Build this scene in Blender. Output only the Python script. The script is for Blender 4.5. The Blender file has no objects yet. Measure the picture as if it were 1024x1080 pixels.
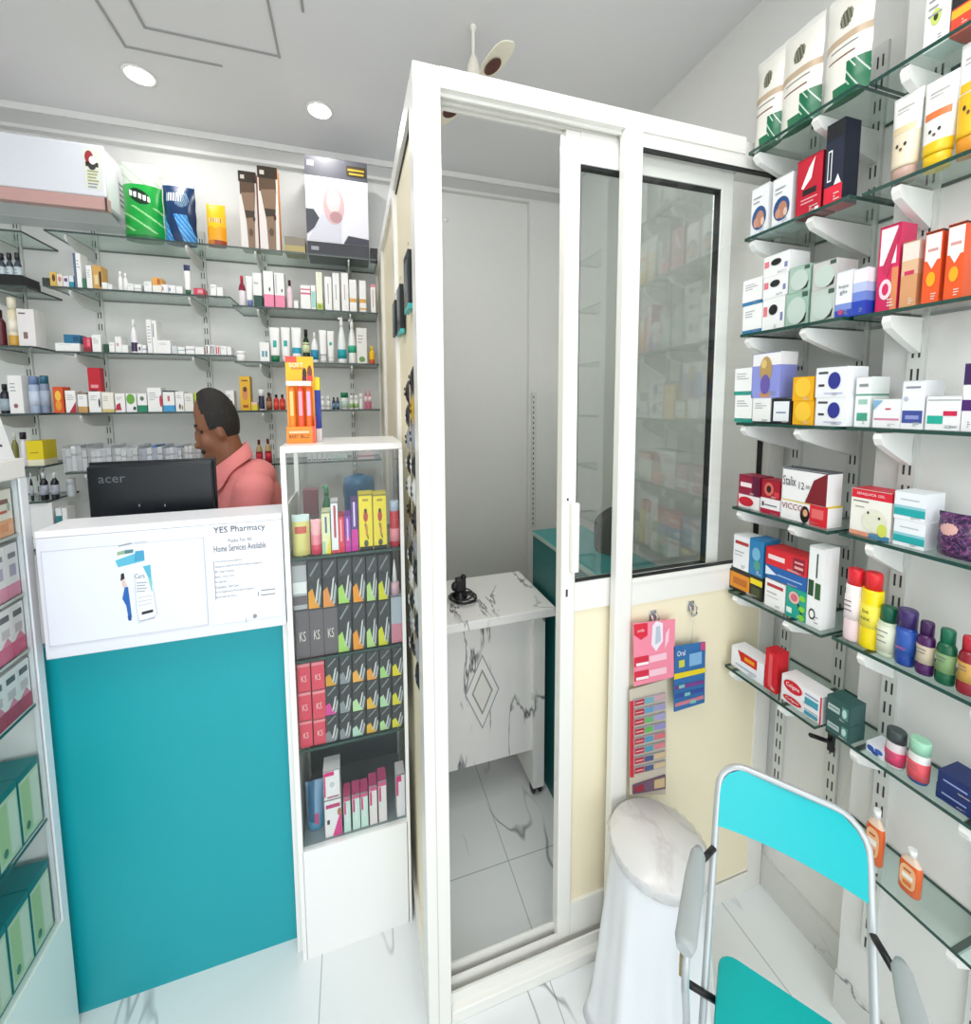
import bpy, bmesh, math, random
from mathutils import Vector, Matrix, Euler
random.seed(7)
SC = bpy.context.scene
COL = SC.collection
PI = math.pi

# ------------------------------------------------------------------ camera
FOC, PCX, PCY = 424.85, 495.41, 460.67          # pixels in a 1024 x 1080 frame
YAW, PITCH, ROLL = 0.28558143, 0.0811760, -0.00735609
CAMH = 1.624

def cam_axes():
    r = Vector((math.cos(YAW), -math.sin(YAW), 0)); f = Vector((math.sin(YAW), math.cos(YAW), 0)); u = Vector((0, 0, 1))
    cp, sp = math.cos(PITCH), math.sin(PITCH)
    f2 = cp * f - sp * u; u2 = sp * f + cp * u
    cr, sr = math.cos(ROLL), math.sin(ROLL)
    return cr * r + sr * u2, -sr * r + cr * u2, f2
CR, CU, CF = cam_axes()
cam_d = bpy.data.cameras.new('camera'); cam = bpy.data.objects.new('camera', cam_d); COL.objects.link(cam)
cam.matrix_world = Matrix(((CR.x, CU.x, -CF.x, 0), (CR.y, CU.y, -CF.y, 0), (CR.z, CU.z, -CF.z, CAMH), (0, 0, 0, 1)))
cam_d.sensor_fit = 'HORIZONTAL'; cam_d.sensor_width = 36
cam_d.lens = FOC / 1024 * 36
cam_d.shift_x = (512 - PCX) / 1024; cam_d.shift_y = -(540 - PCY) / 1024
cam_d.clip_start = 0.02
SC.camera = cam

def at(px, py, x=None, y=None, z=None):
    """the point of a wall, shelf front or floor plane that the photograph shows at a pixel"""
    d = CR * ((px - PCX) / FOC) - CU * ((py - PCY) / FOC) + CF
    t = x / d.x if x is not None else y / d.y if y is not None else (z - CAMH) / d.z
    return Vector((0, 0, CAMH)) + d * t

def proj(p):
    d = Vector(p) - Vector((0, 0, CAMH)); w = d.dot(CF)
    return PCX + FOC * d.dot(CR) / w, PCY - FOC * d.dot(CU) / w

# ------------------------------------------------------------------ look, world, big lights
SC.view_settings.view_transform = 'Standard'; SC.view_settings.look = 'None'
SC.view_settings.gamma = 1.0; SC.view_settings.use_curve_mapping = False
SC.view_settings.exposure = -0.3
W = bpy.data.worlds.new('world'); SC.world = W; W.use_nodes = True
W.node_tree.nodes['Background'].inputs[0].default_value = (0.93, 0.97, 1.0, 1)
W.node_tree.nodes['Background'].inputs[1].default_value = 1.8

def area(name, loc, rot, sx, sy, power, color=(1, 1, 1)):
    l = bpy.data.lights.new(name, 'AREA'); l.shape = 'RECTANGLE'; l.size = sx; l.size_y = sy; l.energy = power; l.color = color
    o = bpy.data.objects.new(name, l); o.location = loc; o.rotation_euler = rot; COL.objects.link(o); return o
# daylight through the open shop front behind the camera, and an unseen overhead fill lamp added for brightness
area('shopfront_daylight', (-0.2, -1.55, 1.55), (math.radians(90), 0, 0), 2.9, 2.5, 26, (0.96, 0.98, 1.0))
area('added_ceiling_fill', (-0.15, 0.25, 2.86), (0, 0, 0), 1.6, 0.7, 26, (1.0, 0.99, 0.97))

# ------------------------------------------------------------------ materials
_m = {}
def lin(h):
    h = h.lstrip('#'); c = [int(h[i:i + 2], 16) / 255 for i in (0, 2, 4)]
    return tuple(v / 12.92 if v <= .04045 else ((v + .055) / 1.055) ** 2.4 for v in c) + (1,)
def M(h, rough=.42, metal=0.0, coat=0.0, bump=0.0, bscale=60, mott=0.0):
    k = (h, rough, metal, coat, bump, mott)
    if k in _m: return _m[k]
    m = bpy.data.materials.new('paint_' + h.lstrip('#')); m.use_nodes = True
    nt = m.node_tree; b = nt.nodes['Principled BSDF']
    b.inputs['Base Color'].default_value = lin(h); b.inputs['Roughness'].default_value = rough
    b.inputs['Metallic'].default_value = metal; b.inputs['Coat Weight'].default_value = coat
    if bump or mott:
        tc = nt.nodes.new('ShaderNodeTexCoord'); n = nt.nodes.new('ShaderNodeTexNoise')
        n.inputs['Scale'].default_value = bscale; n.inputs['Detail'].default_value = 5
        nt.links.new(tc.outputs['Object'], n.inputs['Vector'])
        if bump:
            bp = nt.nodes.new('ShaderNodeBump'); bp.inputs['Strength'].default_value = bump; bp.inputs['Distance'].default_value = .004
            nt.links.new(n.outputs['Fac'], bp.inputs['Height']); nt.links.new(bp.outputs['Normal'], b.inputs['Normal'])
        if mott:
            mx = nt.nodes.new('ShaderNodeMix'); mx.data_type = 'RGBA'
            c = lin(h); mx.inputs['A'].default_value = c
            mx.inputs['B'].default_value = tuple(v * (1 - mott) for v in c[:3]) + (1,)
            nt.links.new(n.outputs['Fac'], mx.inputs['Factor']); nt.links.new(mx.outputs['Result'], b.inputs['Base Color'])
    _m[k] = m; return m
def thin_glass(name, tint, refl=1.0, base=.0, rough=0.0, diffuse=0.0):
    m = bpy.data.materials.new(name); m.use_nodes = True; nt = m.node_tree; nt.nodes.clear()
    o = nt.nodes.new('ShaderNodeOutputMaterial'); t = nt.nodes.new('ShaderNodeBsdfTransparent'); g = nt.nodes.new('ShaderNodeBsdfGlossy')
    t.inputs[0].default_value = tint; g.inputs['Roughness'].default_value = rough
    lw = nt.nodes.new('ShaderNodeLayerWeight'); lw.inputs['Blend'].default_value = .5
    pw = nt.nodes.new('ShaderNodeMath'); pw.operation = 'POWER'; pw.inputs[1].default_value = 5
    fr = nt.nodes.new('ShaderNodeMath'); fr.operation = 'MULTIPLY_ADD'; fr.inputs[1].default_value = .96; fr.inputs[2].default_value = .04
    nt.links.new(lw.outputs['Facing'], pw.inputs[0]); nt.links.new(pw.outputs[0], fr.inputs[0])
    ma = nt.nodes.new('ShaderNodeMath'); ma.operation = 'MULTIPLY_ADD'; ma.use_clamp = True
    ma.inputs[1].default_value = refl; ma.inputs[2].default_value = base
    mx = nt.nodes.new('ShaderNodeMixShader')
    nt.links.new(fr.outputs[0], ma.inputs[0]); nt.links.new(ma.outputs[0], mx.inputs[0])
    nt.links.new(t.outputs[0], mx.inputs[1]); nt.links.new(g.outputs[0], mx.inputs[2])
    last = mx
    if diffuse:
        d = nt.nodes.new('ShaderNodeBsdfDiffuse'); d.inputs[0].default_value = tint
        m2 = nt.nodes.new('ShaderNodeMixShader'); m2.inputs[0].default_value = diffuse
        nt.links.new(mx.outputs[0], m2.inputs[1]); nt.links.new(d.outputs[0], m2.inputs[2]); last = m2
    nt.links.new(last.outputs[0], o.inputs[0]); return m
def marble(name, base, vein, scale, width, mask=.45, rough=.12, tile=None, dist=1.2, stretch=(1, .45, .8), det=5):
    m = bpy.data.materials.new(name); m.use_nodes = True; nt = m.node_tree; N = nt.nodes; L = nt.links
    b = N['Principled BSDF']; b.inputs['Roughness'].default_value = rough
    tc = N.new('ShaderNodeTexCoord'); n1 = N.new('ShaderNodeTexNoise'); n2 = N.new('ShaderNodeTexNoise')
    mp = N.new('ShaderNodeMapping'); mp.inputs['Scale'].default_value = stretch; mp.inputs['Rotation'].default_value = (.2, .1, .6) if stretch[2] > .5 else (0, .08, 0)
    L.new(tc.outputs['Object'], mp.inputs['Vector'])
    n1.inputs['Scale'].default_value = scale; n1.inputs['Detail'].default_value = det; n1.inputs['Distortion'].default_value = dist; n1.inputs['Roughness'].default_value = .55
    n2.inputs['Scale'].default_value = scale * 1.7; n2.inputs['Detail'].default_value = 1
    L.new(mp.outputs[0], n1.inputs['Vector']); L.new(tc.outputs['Object'], n2.inputs['Vector'])
    s = N.new('ShaderNodeMath'); s.operation = 'SUBTRACT'; s.inputs[1].default_value = .5; L.new(n1.outputs['Fac'], s.inputs[0])
    a = N.new('ShaderNodeMath'); a.operation = 'ABSOLUTE'; L.new(s.outputs[0], a.inputs[0])
    r = N.new('ShaderNodeMapRange'); r.inputs['From Min'].default_value = 0; r.inputs['From Max'].default_value = width
    r.inputs['To Min'].default_value = 1; r.inputs['To Max'].default_value = 0; L.new(a.outputs[0], r.inputs['Value'])
    r2 = N.new('ShaderNodeMapRange'); r2.inputs['From Min'].default_value = mask; r2.inputs['From Max'].default_value = mask + .12; L.new(n2.outputs['Fac'], r2.inputs['Value'])
    mu = N.new('ShaderNodeMath'); mu.operation = 'MULTIPLY'; L.new(r.outputs[0], mu.inputs[0]); L.new(r2.outputs[0], mu.inputs[1])
    mx = N.new('ShaderNodeMix'); mx.data_type = 'RGBA'; mx.inputs['A'].default_value = lin(base); mx.inputs['B'].default_value = lin(vein)
    L.new(mu.outputs[0], mx.inputs['Factor'])
    out = mx.outputs['Result']
    if tile:
        br = N.new('ShaderNodeTexBrick'); br.offset = 0; br.inputs['Scale'].default_value = 1.0
        br.inputs['Brick Width'].default_value = tile; br.inputs['Row Height'].default_value = tile; br.inputs['Mortar Size'].default_value = .0016
        br.inputs['Color1'].default_value = (1, 1, 1, 1); br.inputs['Color2'].default_value = (1, 1, 1, 1); br.inputs['Mortar'].default_value = (.55, .56, .56, 1)
        mm = N.new('ShaderNodeMapping'); mm.inputs['Location'].default_value = (.13, .02, 0); L.new(tc.outputs['Object'], mm.inputs['Vector']); L.new(mm.outputs[0], br.inputs['Vector'])
        m2 = N.new('ShaderNodeMix'); m2.data_type = 'RGBA'; m2.blend_type = 'MULTIPLY'; m2.inputs['Factor'].default_value = 1
        L.new(out, m2.inputs['A']); L.new(br.outputs['Color'], m2.inputs['B']); out = m2.outputs['Result']
    L.new(out, b.inputs['Base Color']); return m

WALL = M('#e4e4e1', .7, bump=.15, bscale=30, mott=.04)
CEIL = M('#e3e3e4', .8, mott=.03, bscale=4)
WHITE = M('#f1f1ee', .3)
FRAME = M('#ebeae4', .3)
CREAM = M('#f3e9cb', .5, mott=.03, bscale=5)
TEAL = M('#009da8', .4)
TEALD = M('#0f6f70', .4)
BLACK = M('#101114', .4)
GASKET = M('#15191a', .5)
CHROME = M('#c9cdcf', .25, metal=.8)
RAIL = M('#d5d7d3', .4)
SLOT = M('#3a3d3c', .7)
GLASS = thin_glass('booth_glass', (.90, .935, .925, 1), 2.0, .02)
CLEAR = thin_glass('cabinet_glass', (.95, .965, .96, 1), .5, .0)
SHELFG = thin_glass('shelf_glass', (.85, .915, .895, 1), .9, .0)
EDGE = M('#23473f', .2)
EDGEB = M('#3f4d4b', .25)
FILM = thin_glass('clear_plastic', (.93, .94, .95, 1), 1.3, .03, .08, .18)
MARB = marble('marble_floor', '#e6eaea', '#94989b', 1.5, .0065, .50, .1, tile=.62, dist=.25, stretch=(1.2, .35, 1), det=4)
MARBD = marble('marble_laminate', '#f0efed', '#55565b', 3.0, .016, .42, .25, dist=.5, stretch=(1.5, .6, .28), det=5)
MARBB = marble('marble_skirting', '#d3d4d0', '#73767a', 3.2, .012, .42, .15)
MARBS = marble('marble_seat_film', '#e4e3e1', '#d6d3d0', 7, .05, .35, .22)
def emis(h, s):
    m = bpy.data.materials.new('lamp_glow'); m.use_nodes = True; b = m.node_tree.nodes['Principled BSDF']
    b.inputs['Base Color'].default_value = lin(h); b.inputs['Emission Color'].default_value = lin(h); b.inputs['Emission Strength'].default_value = s
    return m

# ------------------------------------------------------------------ mesh helpers
class MB:
    def __init__(s): s.bm = bmesh.new(); s.mats = []; s.smooth = False
    def mi(s, m):
        if isinstance(m, str): m = M(m)
        if m not in s.mats: s.mats.append(m)
        return s.mats.index(m)
    def face(s, pts, m, smooth=False):
        try: f = s.bm.faces.new([s.bm.verts.new(p) for p in pts])
        except ValueError: return
        f.material_index = s.mi(m); f.smooth = smooth; return f
    def box(s, x0, x1, y0, y1, z0, z1, m, mx=None, bev=0):
        i = s.mi(m); T = mx or Matrix()
        v = [s.bm.verts.new(T @ Vector(p)) for p in ((x0, y0, z0), (x1, y0, z0), (x1, y1, z0), (x0, y1, z0), (x0, y0, z1), (x1, y0, z1), (x1, y1, z1), (x0, y1, z1))]
        fs = [s.bm.faces.new([v[k] for k in q]) for q in ((0, 3, 2, 1), (4, 5, 6, 7), (0, 1, 5, 4), (1, 2, 6, 5), (2, 3, 7, 6), (3, 0, 4, 7))]
        for f in fs: f.material_index = i
        if bev:
            es = list({e for f in fs for e in f.edges})
            r = bmesh.ops.bevel(s.bm, geom=es, offset=bev, segments=2, affect='EDGES', profile=.6)
            for f in r['faces']: f.material_index = i; f.smooth = True
        return fs
    def loft(s, rings, m, caps=(True, True), smooth=True, closed=True, mats=None):
        """rings: lists of equal point counts; m one material or per-gap list"""
        vr = [[s.bm.verts.new(p) for p in r] for r in rings]; n = len(rings[0])
        for k in range(len(vr) - 1):
            i = s.mi(mats[k] if mats else m)
            for j in range(n if closed else n - 1):
                a, b = vr[k][j], vr[k][(j + 1) % n]; c, d = vr[k + 1][(j + 1) % n], vr[k + 1][j]
                try: f = s.bm.faces.new((a, b, c, d)); f.material_index = i; f.smooth = smooth
                except ValueError: pass
        if caps[0]:
            f = s.bm.faces.new(list(reversed(vr[0]))); f.material_index = s.mi(mats[0] if mats else m)
        if caps[1]:
            f = s.bm.faces.new(vr[-1]); f.material_index = s.mi(mats[-1] if mats else m)
    def lathe(s, prof, m, c=(0, 0), n=20, sy=1.0, mats=None, smooth=True, sx=1.0):
        rings = [[(c[0] + sx * max(r, 1e-5) * math.cos(2 * PI * j / n), c[1] + sy * max(r, 1e-5) * math.sin(2 * PI * j / n), z) for j in range(n)] for r, z in prof]
        s.loft(rings, m, mats=mats, smooth=smooth)
    def tube(s, pts, r, m, n=8, r1=None):
        pts = [Vector(p) for p in pts]; rings = []; up = Vector((.13, .27, .95)).normalized()
        for k, p in enumerate(pts):
            d = (pts[min(k + 1, len(pts) - 1)] - pts[max(k - 1, 0)]).normalized()
            a = d.cross(up); a = a.normalized() if a.length > 1e-4 else d.orthogonal().normalized(); b = d.cross(a)
            rr = r if r1 is None else r + (r1 - r) * k / max(1, len(pts) - 1)
            rings.append([p + rr * (math.cos(2 * PI * j / n) * a + math.sin(2 * PI * j / n) * b) for j in range(n)])
        s.loft(rings, m)
    def ell(s, c, r, m, mx=None, nu=20, nv=12):
        T = mx or Matrix(); c = Vector(c)
        rings = []
        for k in range(nv + 1):
            th = PI * k / nv; zz = -math.cos(th); rr = max(math.sin(th), 1e-3)
            rings.append([T @ (c + Vector((r[0] * rr * math.cos(2 * PI * j / nu), r[1] * rr * math.sin(2 * PI * j / nu), r[2] * zz))) for j in range(nu)])
        s.loft(rings, m)
    def rect(s, x0, z0, x1, z1, y, m):
        s.face([(x0, y, z0), (x1, y, z0), (x1, y, z1), (x0, y, z1)], m)
    def disc(s, cx, cz, rx, rz, y, m, n=18):
        s.face([(cx + rx * math.cos(2 * PI * k / n), y, cz + rz * math.sin(2 * PI * k / n)) for k in range(n)], m)
    def text(s, t, cx, cz, width, y, m, height=None, align='C'):
        """lettering on a plane facing -y, fitted to a width (and height)"""
        c = bpy.data.curves.new('lettering', 'FONT'); c.body = t; c.size = 1; c.resolution_u = 2
        o = bpy.data.objects.new('lettering', c); COL.objects.link(o)
        bpy.context.view_layer.update()
        me = bpy.data.meshes.new_from_object(o.evaluated_get(bpy.context.evaluated_depsgraph_get()))
        bpy.data.objects.remove(o); bpy.data.curves.remove(c)
        if not me.vertices: return
        xs = [v.co.x for v in me.vertices]; ys = [v.co.y for v in me.vertices]
        wx = max(xs) - min(xs) or 1; hy = max(ys) - min(ys) or 1
        kx = width / wx; kz = (height / hy) if height else kx
        mxx = (max(xs) + min(xs)) / 2 if align == 'C' else min(xs); mzz = (max(ys) + min(ys)) / 2
        i = s.mi(m); vs = [s.bm.verts.new((cx + (v.co.x - mxx) * kx, y, cz + (v.co.y - mzz) * kz)) for v in me.vertices]
        for p in me.polygons:
            try: f = s.bm.faces.new([vs[k] for k in p.vertices]); f.material_index = i
            except ValueError: pass
        bpy.data.meshes.remove(me)
    def build(s, name, parent=None, loc=(0, 0, 0), rz=0, mx=None, recalc=True):
        if recalc:
            pass
        me = bpy.data.meshes.new(name); s.bm.to_mesh(me); s.bm.free()
        for m in s.mats: me.materials.append(m)
        o = bpy.data.objects.new(name, me); COL.objects.link(o)
        if parent: o.parent = parent
        o.location = loc; o.rotation_euler = (0, 0, rz)
        if mx is not None: o.matrix_local = mx
        return o
def tag(o, label, cat, group=None):
    o['label'] = label; o['category'] = cat
    if group: o['group'] = group
    return o
def root(name, label, cat, loc=(0, 0, 0), rz=0, group=None):
    o = bpy.data.objects.new(name, None); o.empty_display_size = .05; COL.objects.link(o); o.location = loc; o.rotation_euler = (0, 0, rz)
    return tag(o, label, cat, group)
def struct(mb, name):
    o = mb.build(name); o['kind'] = 'structure'; return o

# ------------------------------------------------------------------ the room
XR, XP, YB, ZC, XL, YF = 1.288, 1.204, 2.27, 2.89, -1.78, -1.6   # right wall, pillar face, back wall, ceiling, left wall, shop front
YPIL = .646
b = MB(); b.box(XL - .1, XR + .1, YF, YB + .1, -.06, 0, MARB); struct(b, 'floor')
b = MB(); b.box(XL - .1, XR + .1, YF, YB + .1, ZC, ZC + .06, CEIL); struct(b, 'ceiling')
b = MB(); b.box(XL - .1, XR + .1, YB, YB + .1, 0, ZC, WALL); b.box(1.03, XR, YB - .03, YB, 0, ZC - .1, WALL); struct(b, 'wall_back')
b = MB(); b.box(XR, XR + .1, YF, YB, 0, ZC, WALL); b.box(XP, XR, YF, YPIL, 0, ZC, WALL); struct(b, 'wall_right')
b = MB(); b.box(XL - .1, XL, YF, YB, 0, ZC, WALL); struct(b, 'wall_left')
b = MB(); b.box(XR - .011, XR, YPIL, YB, 0, .112, MARBB); b.box(XP - .008, XP, YF, YPIL, 0, .112, MARBB); struct(b, 'baseboard_right')
b = MB(); b.box(.2, XR - .012, YB - .011, YB, 0, .1, MARBB); struct(b, 'baseboard_back')
b = MB()
b.box(XL, XR, YB - .035, YB, ZC - .03, ZC - .001, '#e6e6e3'); b.box(XL, XR, YB - .022, YB, ZC - .085, ZC - .03, '#bfbfbd'); b.box(XL, XR, YB - .03, YB, ZC - .1, ZC - .085, '#dcdcd9')  # middle band coloured darker to stand for the shadow in the moulding
struct(b, 'trim_1')
b = MB()
GR = M('#a3a3a4', .8)
for (x0, x1, y0, y1) in ((-.628, -.620, .5, 1.704), (-.216, -.208, .5, 1.708), (-.620, -.216, 1.696, 1.704), (-.728, -.720, .5, 1.808), (-.720, -.422, 1.80, 1.808), (-.114, -.106, .5, 1.498)):
    b.box(x0, x1, y0, y1, ZC - .0035, ZC - .0005, GR)
struct(b, 'trim_2')

# ------------------------------------------------------------------ ceiling downlights
for px, py, lab in ((147, 79, 'round white ceiling downlight above the air conditioner, left one of two'), (337, 116, 'round white ceiling downlight above the packed massager carton')):
    p = at(px, py, z=ZC)
    r = root('ceiling_light', lab, 'ceiling light', (p.x, p.y, ZC), group='recessed ceiling lights')
    g = MB(); g.lathe([(.046, -.004), (.046, -.0045)], emis('#ffffff', 7)); g.build('diffuser', r)
    g = MB(); g.lathe([(.047, -.001), (.047, -.006), (.056, -.004), (.056, -.001)], WHITE); g.build('trim_ring', r)
    l = bpy.data.lights.new('downlight', 'AREA'); l.shape = 'DISK'; l.size = .08; l.energy = 2.6; l.color = (1, .98, .95)
    o = bpy.data.objects.new('downlight', l); o.location = (p.x, p.y, ZC - .02); COL.objects.link(o)

# ------------------------------------------------------------------ glass partition booth
YO = .910
bo = root('booth_partition', 'white aluminium partition booth with cream panels and glass sliding door', 'booth', (0, YO, 0))
ZT = 2.352
X0, XPI, XM0, XM1, XE0 = .146, .207, .678, .73, 1.188
g = MB()
g.box(X0, XPI, 0, .06, 0, ZT, FRAME, bev=.003)
g.box(X0 + .026, X0 + .028, -.0015, 0, 0, ZT - .03, M('#cfcfca', .5))
g.build('corner_post', bo)
g = MB()
g.box(XPI, 1.07, 0, .06, ZT - .043, ZT, FRAME); g.box(1.07, XR, 0.008, .06, ZT - .08, ZT - .004, FRAME)
for k in range(3): g.box(XPI, XM0, .014 + .018 * k, .020 + .018 * k, ZT - .051, ZT - .043, FRAME)
g.box(XM1, 1.24, .004, .026, ZT - .079, ZT - .043, FRAME)
g.build('top_rail', bo)
g = MB(); g.box(XPI, XM0 + .03, -.004, .07, 0, .034, FRAME, bev=.003)
for k in range(3): g.box(XPI, XM0 + .02, .012 + .02 * k, .017 + .02 * k, .034, .066 + .012 * k, FRAME)
g.build('bottom_track', bo)
g = MB(); g.box(XM0, XM1, -.004, .022, 0.0, ZT - .044, FRAME, bev=.003); g.build('mullion', bo)
g = MB(); g.box(1.215, XR - .013, .0, .05, 0, ZT - .08, FRAME); g.build('wall_post', bo)
g = MB(); g.box(XM1, 1.215, 0, .022, 1.062, 1.135, FRAME); g.box(XM1, 1.215, -.004, .0, 1.128, 1.14, FRAME); g.build('middle_rail', bo)
g = MB(); g.box(XM1, 1.215, .004, .02, .075, 1.062, CREAM); g.build('lower_panel', bo)
g = MB(); g.box(XM1, 1.215, -.002, .03, .0, .075, FRAME); g.box(XM1, 1.215, -.006, .0, .06, .075, FRAME); g.build('bottom_rail', bo)
g = MB(); g.box(XM1, 1.19, .010, .013, 1.14, ZT - .079, thin_glass('fixed_glass', (.97, .98, .975, 1), .5, 0)); fx = g.build('fixed_pane', bo)
g = MB()
for q in ((XM1, 1.19, ZT - .084, ZT - .078), (XM1, 1.19, 1.136, 1.142), (1.186, 1.192, 1.136, ZT - .079)): g.box(q[0], q[1], .003, .016, q[2], q[3], GASKET)
g.build('gasket', bo)
# sliding door, a part of the booth that carries its own stiles, pane and panel
dY = .030
dx0, dx1 = .530, 1.066
g = MB()
ZD = ZT - .053
g.box(dx0, dx0 + .042, dY, dY + .03, .062, ZD, FRAME, bev=.002); g.box(dx1 - .042, dx1, dY, dY + .03, .062, ZD, FRAME, bev=.002)
g.box(dx0 + .042, dx1 - .042, dY, dY + .028, ZD - .075, ZD, FRAME); g.box(dx0 + .042, dx1 - .042, dY, dY + .028, 1.055, 1.135, FRAME); g.box(dx0 + .042, dx1 - .042, dY, dY + .028, .062, .165, FRAME)
door = g.build('sliding_door', bo)
g = MB(); g.box(dx0 + .044, dx1 - .044, dY + .013, dY + .016, 1.137, ZD - .077, GLASS); g.build('glass_pane', door)
g = MB(); g.box(dx0 + .044, dx1 - .044, dY + .008, dY + .02, .165, 1.055, CREAM); g.build('cream_panel', door)
g = MB()
for q in ((dx0 + .042, dx1 - .042, ZD - .082, ZD - .075), (dx0 + .042, dx1 - .042, 1.133, 1.138), (dx0 + .042, dx0 + .046, 1.135, ZD - .075), (dx1 - .047, dx1 - .042, 1.135, ZD - .075)): g.box(q[0], q[1], dY + .004, dY + .02, q[2], q[3], GASKET)
g.build('door_gasket', door)
g = MB(); g.box(dx0 + .022, dx0 + .045, dY - .016, dY, 1.17, 1.36, FRAME, bev=.004); g.box(dx0 + .014, dx0 + .02, dY - .001, dY, 1.10, 1.12, SLOT); g.box(dx0 + .014, dx0 + .019, dY - .001, dY, 1.365, 1.372, SLOT); g.build('door_handle', door)
# fill light added out of sight behind the top rail to brighten the booth
g = MB(); g.box(.36, .98, .0605, .078, ZT - .016, ZT + .012, WHITE); tl = g.build('added_fill_housing', bo)
g = MB(); g.tube([(.38, .084, ZT - .004), (.96, .084, ZT - .004)], .006, emis('#ffffff', 4), 10); g.build('added_fill_tube', tl)
o = area('added_booth_fill', (.67, YO + .092, ZT - .004), (math.radians(52), 0, 0), .56, .02, 7.5)
o.rotation_euler = (math.radians(44), 0, PI)
# left side wall of the booth running back
g = MB(); g.box(X0 + .012, X0 + .03, .06, YB - YO, 0.08, ZT - .05, CREAM); g.build('side_panel', bo)
g = MB(); g.box(X0, X0 + .045, .06, YB - YO, ZT - .055, ZT, FRAME); g.box(X0, X0 + .045, .06, YB - YO, 0, .08, FRAME); g.box(X0 + .008, X0 + .012, .06, .43, ZT - .068, ZT - .062, GASKET); g.build('side_rail', bo)
for yy in (.43, .95, YB - YO - .045):
    g = MB(); g.box(X0, X0 + .045, yy, yy + .045, .08, ZT - .055, FRAME); g.build('side_post', bo)

# ------------------------------------------------------------------ items inside the booth
dk = root('desk', 'small white marble-pattern desk inside the booth', 'desk', (0, 0, 0))
g = MB(); g.box(.22, .735, 1.34, 1.70, .806, .84, MARBD, bev=.003); g.build('desk_top', dk)
g = MB(); g.box(.24, .672, 1.42, 1.438, .20, .806, MARBD)
cx, cz = .46, .50
DL = M('#9fa0a3', .5)
for s_, c_ in ((1.0, DL), (.93, M('#f2f1ef', .3)), (.62, M('#a09c98', .5)), (.52, M('#edeae6', .35))):
    g.face([(cx, 1.4185 - .0008 * (1.1 - s_), cz - .155 * s_), (cx + .07 * s_, 1.4185 - .0008 * (1.1 - s_), cz), (cx, 1.4185 - .0008 * (1.1 - s_), cz + .155 * s_), (cx - .07 * s_, 1.4185 - .0008 * (1.1 - s_), cz)], c_)
g.build('front_panel', dk)
for xx in (.22, .672):
    g = MB(); g.box(xx, xx + .048, 1.40, 1.68, .045, .806, MARBD); g.build('side_panel', dk)
    for yy in (1.43, 1.64):
        g = MB(); g.box(xx + .016, xx + .032, yy - .012, yy + .012, .02, .045, BLACK)
        for sx_ in (.006, .036):
            g.loft([[(xx + sx_ + q, yy + .02 * math.cos(2 * PI * j / 14), .02 + .02 * math.sin(2 * PI * j / 14)) for j in range(14)] for q in (0, .008)], BLACK)
        g.build('caster', dk)
g = MB()
pts = [(.405 + .008 * math.sin(k * .11) + .052 * math.cos(k * .45), 1.50 + .012 * math.sin(k * .17) + .050 * math.sin(k * .45), .8438 + .0005 * k) for k in range(46)]
g.tube(pts, .003, BLACK, 6); cable = g.build('cable')
tag(cable, 'coiled black cable lying on the marble desk', 'cable')
cam_r = root('webcam', 'small black webcam stand on the marble desk in its cable coil', 'webcam', (.40, 1.515, .8475))
g = MB(); g.lathe([(.028, .0), (.03, .006), (.012, .012), (.010, .03)], BLACK, n=16); g.build('stand', cam_r)
g = MB(); g.box(-.02, .022, -.014, .014, .026, .082, BLACK, bev=.006); g.ell((-.022, -.004, .05), (.016, .013, .02), BLACK); g.ell((.012, -.006, .085), (.012, .012, .012), BLACK); g.build('camera_head', cam_r)
tb = root('cabinet', 'dark teal cabinet beside the marble desk in the booth', 'cabinet', (0, 0, 0))
g = MB(); g.box(.752, .99, 1.0, 1.585, .0, 1.05, M('#0b5b5c', .45)); g.build('cabinet_body', tb)
g = MB(); g.box(.748, .995, .995, 1.59, 1.05, 1.066, M('#12807f', .3)); g.box(.746, .748, .995, 1.59, 1.05, 1.066, M('#9cb0aa', .4)); g.build('cabinet_top', tb)
g = MB()
rs = []
for k in range(9):
    t = k / 8; rr = (.062 if t < .6 else .062 * math.cos((t - .6) / .4 * 1.45)) * (1 if k else .9)
    rs.append([(.93 + rr * (1 + .05 * math.cos(11 * a)) * math.cos(a), 1.28 + .9 * rr * (1 + .05 * math.cos(11 * a)) * math.sin(a), 1.0665 + .165 * t) for a in [2 * PI * j / 66 for j in range(66)]])
g.loft(rs, M('#1b1d1c', .7)); hb = g.build('bag'); tag(hb, 'rounded black pleated bag on the teal cabinet behind the glass', 'bag')
rail_b = MB()
rail_b.box(1.045, 1.075, YB - .045, YB - .03, .86, 1.69, RAIL)
for k in range(26): rail_b.box(1.052, 1.058, YB - .0455, YB - .045, .88 + k * .031, .895 + k * .031, SLOT)
tag(rail_b.build('wall_rail'), 'slotted metal rail on the wall inside the booth', 'wall rail')
p = at(470, 232, y=YB)
g = MB(); g.lathe([(.0, 0), (.014, 0), (.014, .006), (.0, .008)], WHITE, n=14)
o = g.build('hook_plate', None, (p.x, YB, p.z), mx=Matrix.Translation((p.x, YB, p.z)) @ Matrix.Rotation(PI / 2, 4, 'X'))
o.name = 'wall_plate'; tag(o, 'small round white wall plate high inside the booth', 'wall plate')
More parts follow.
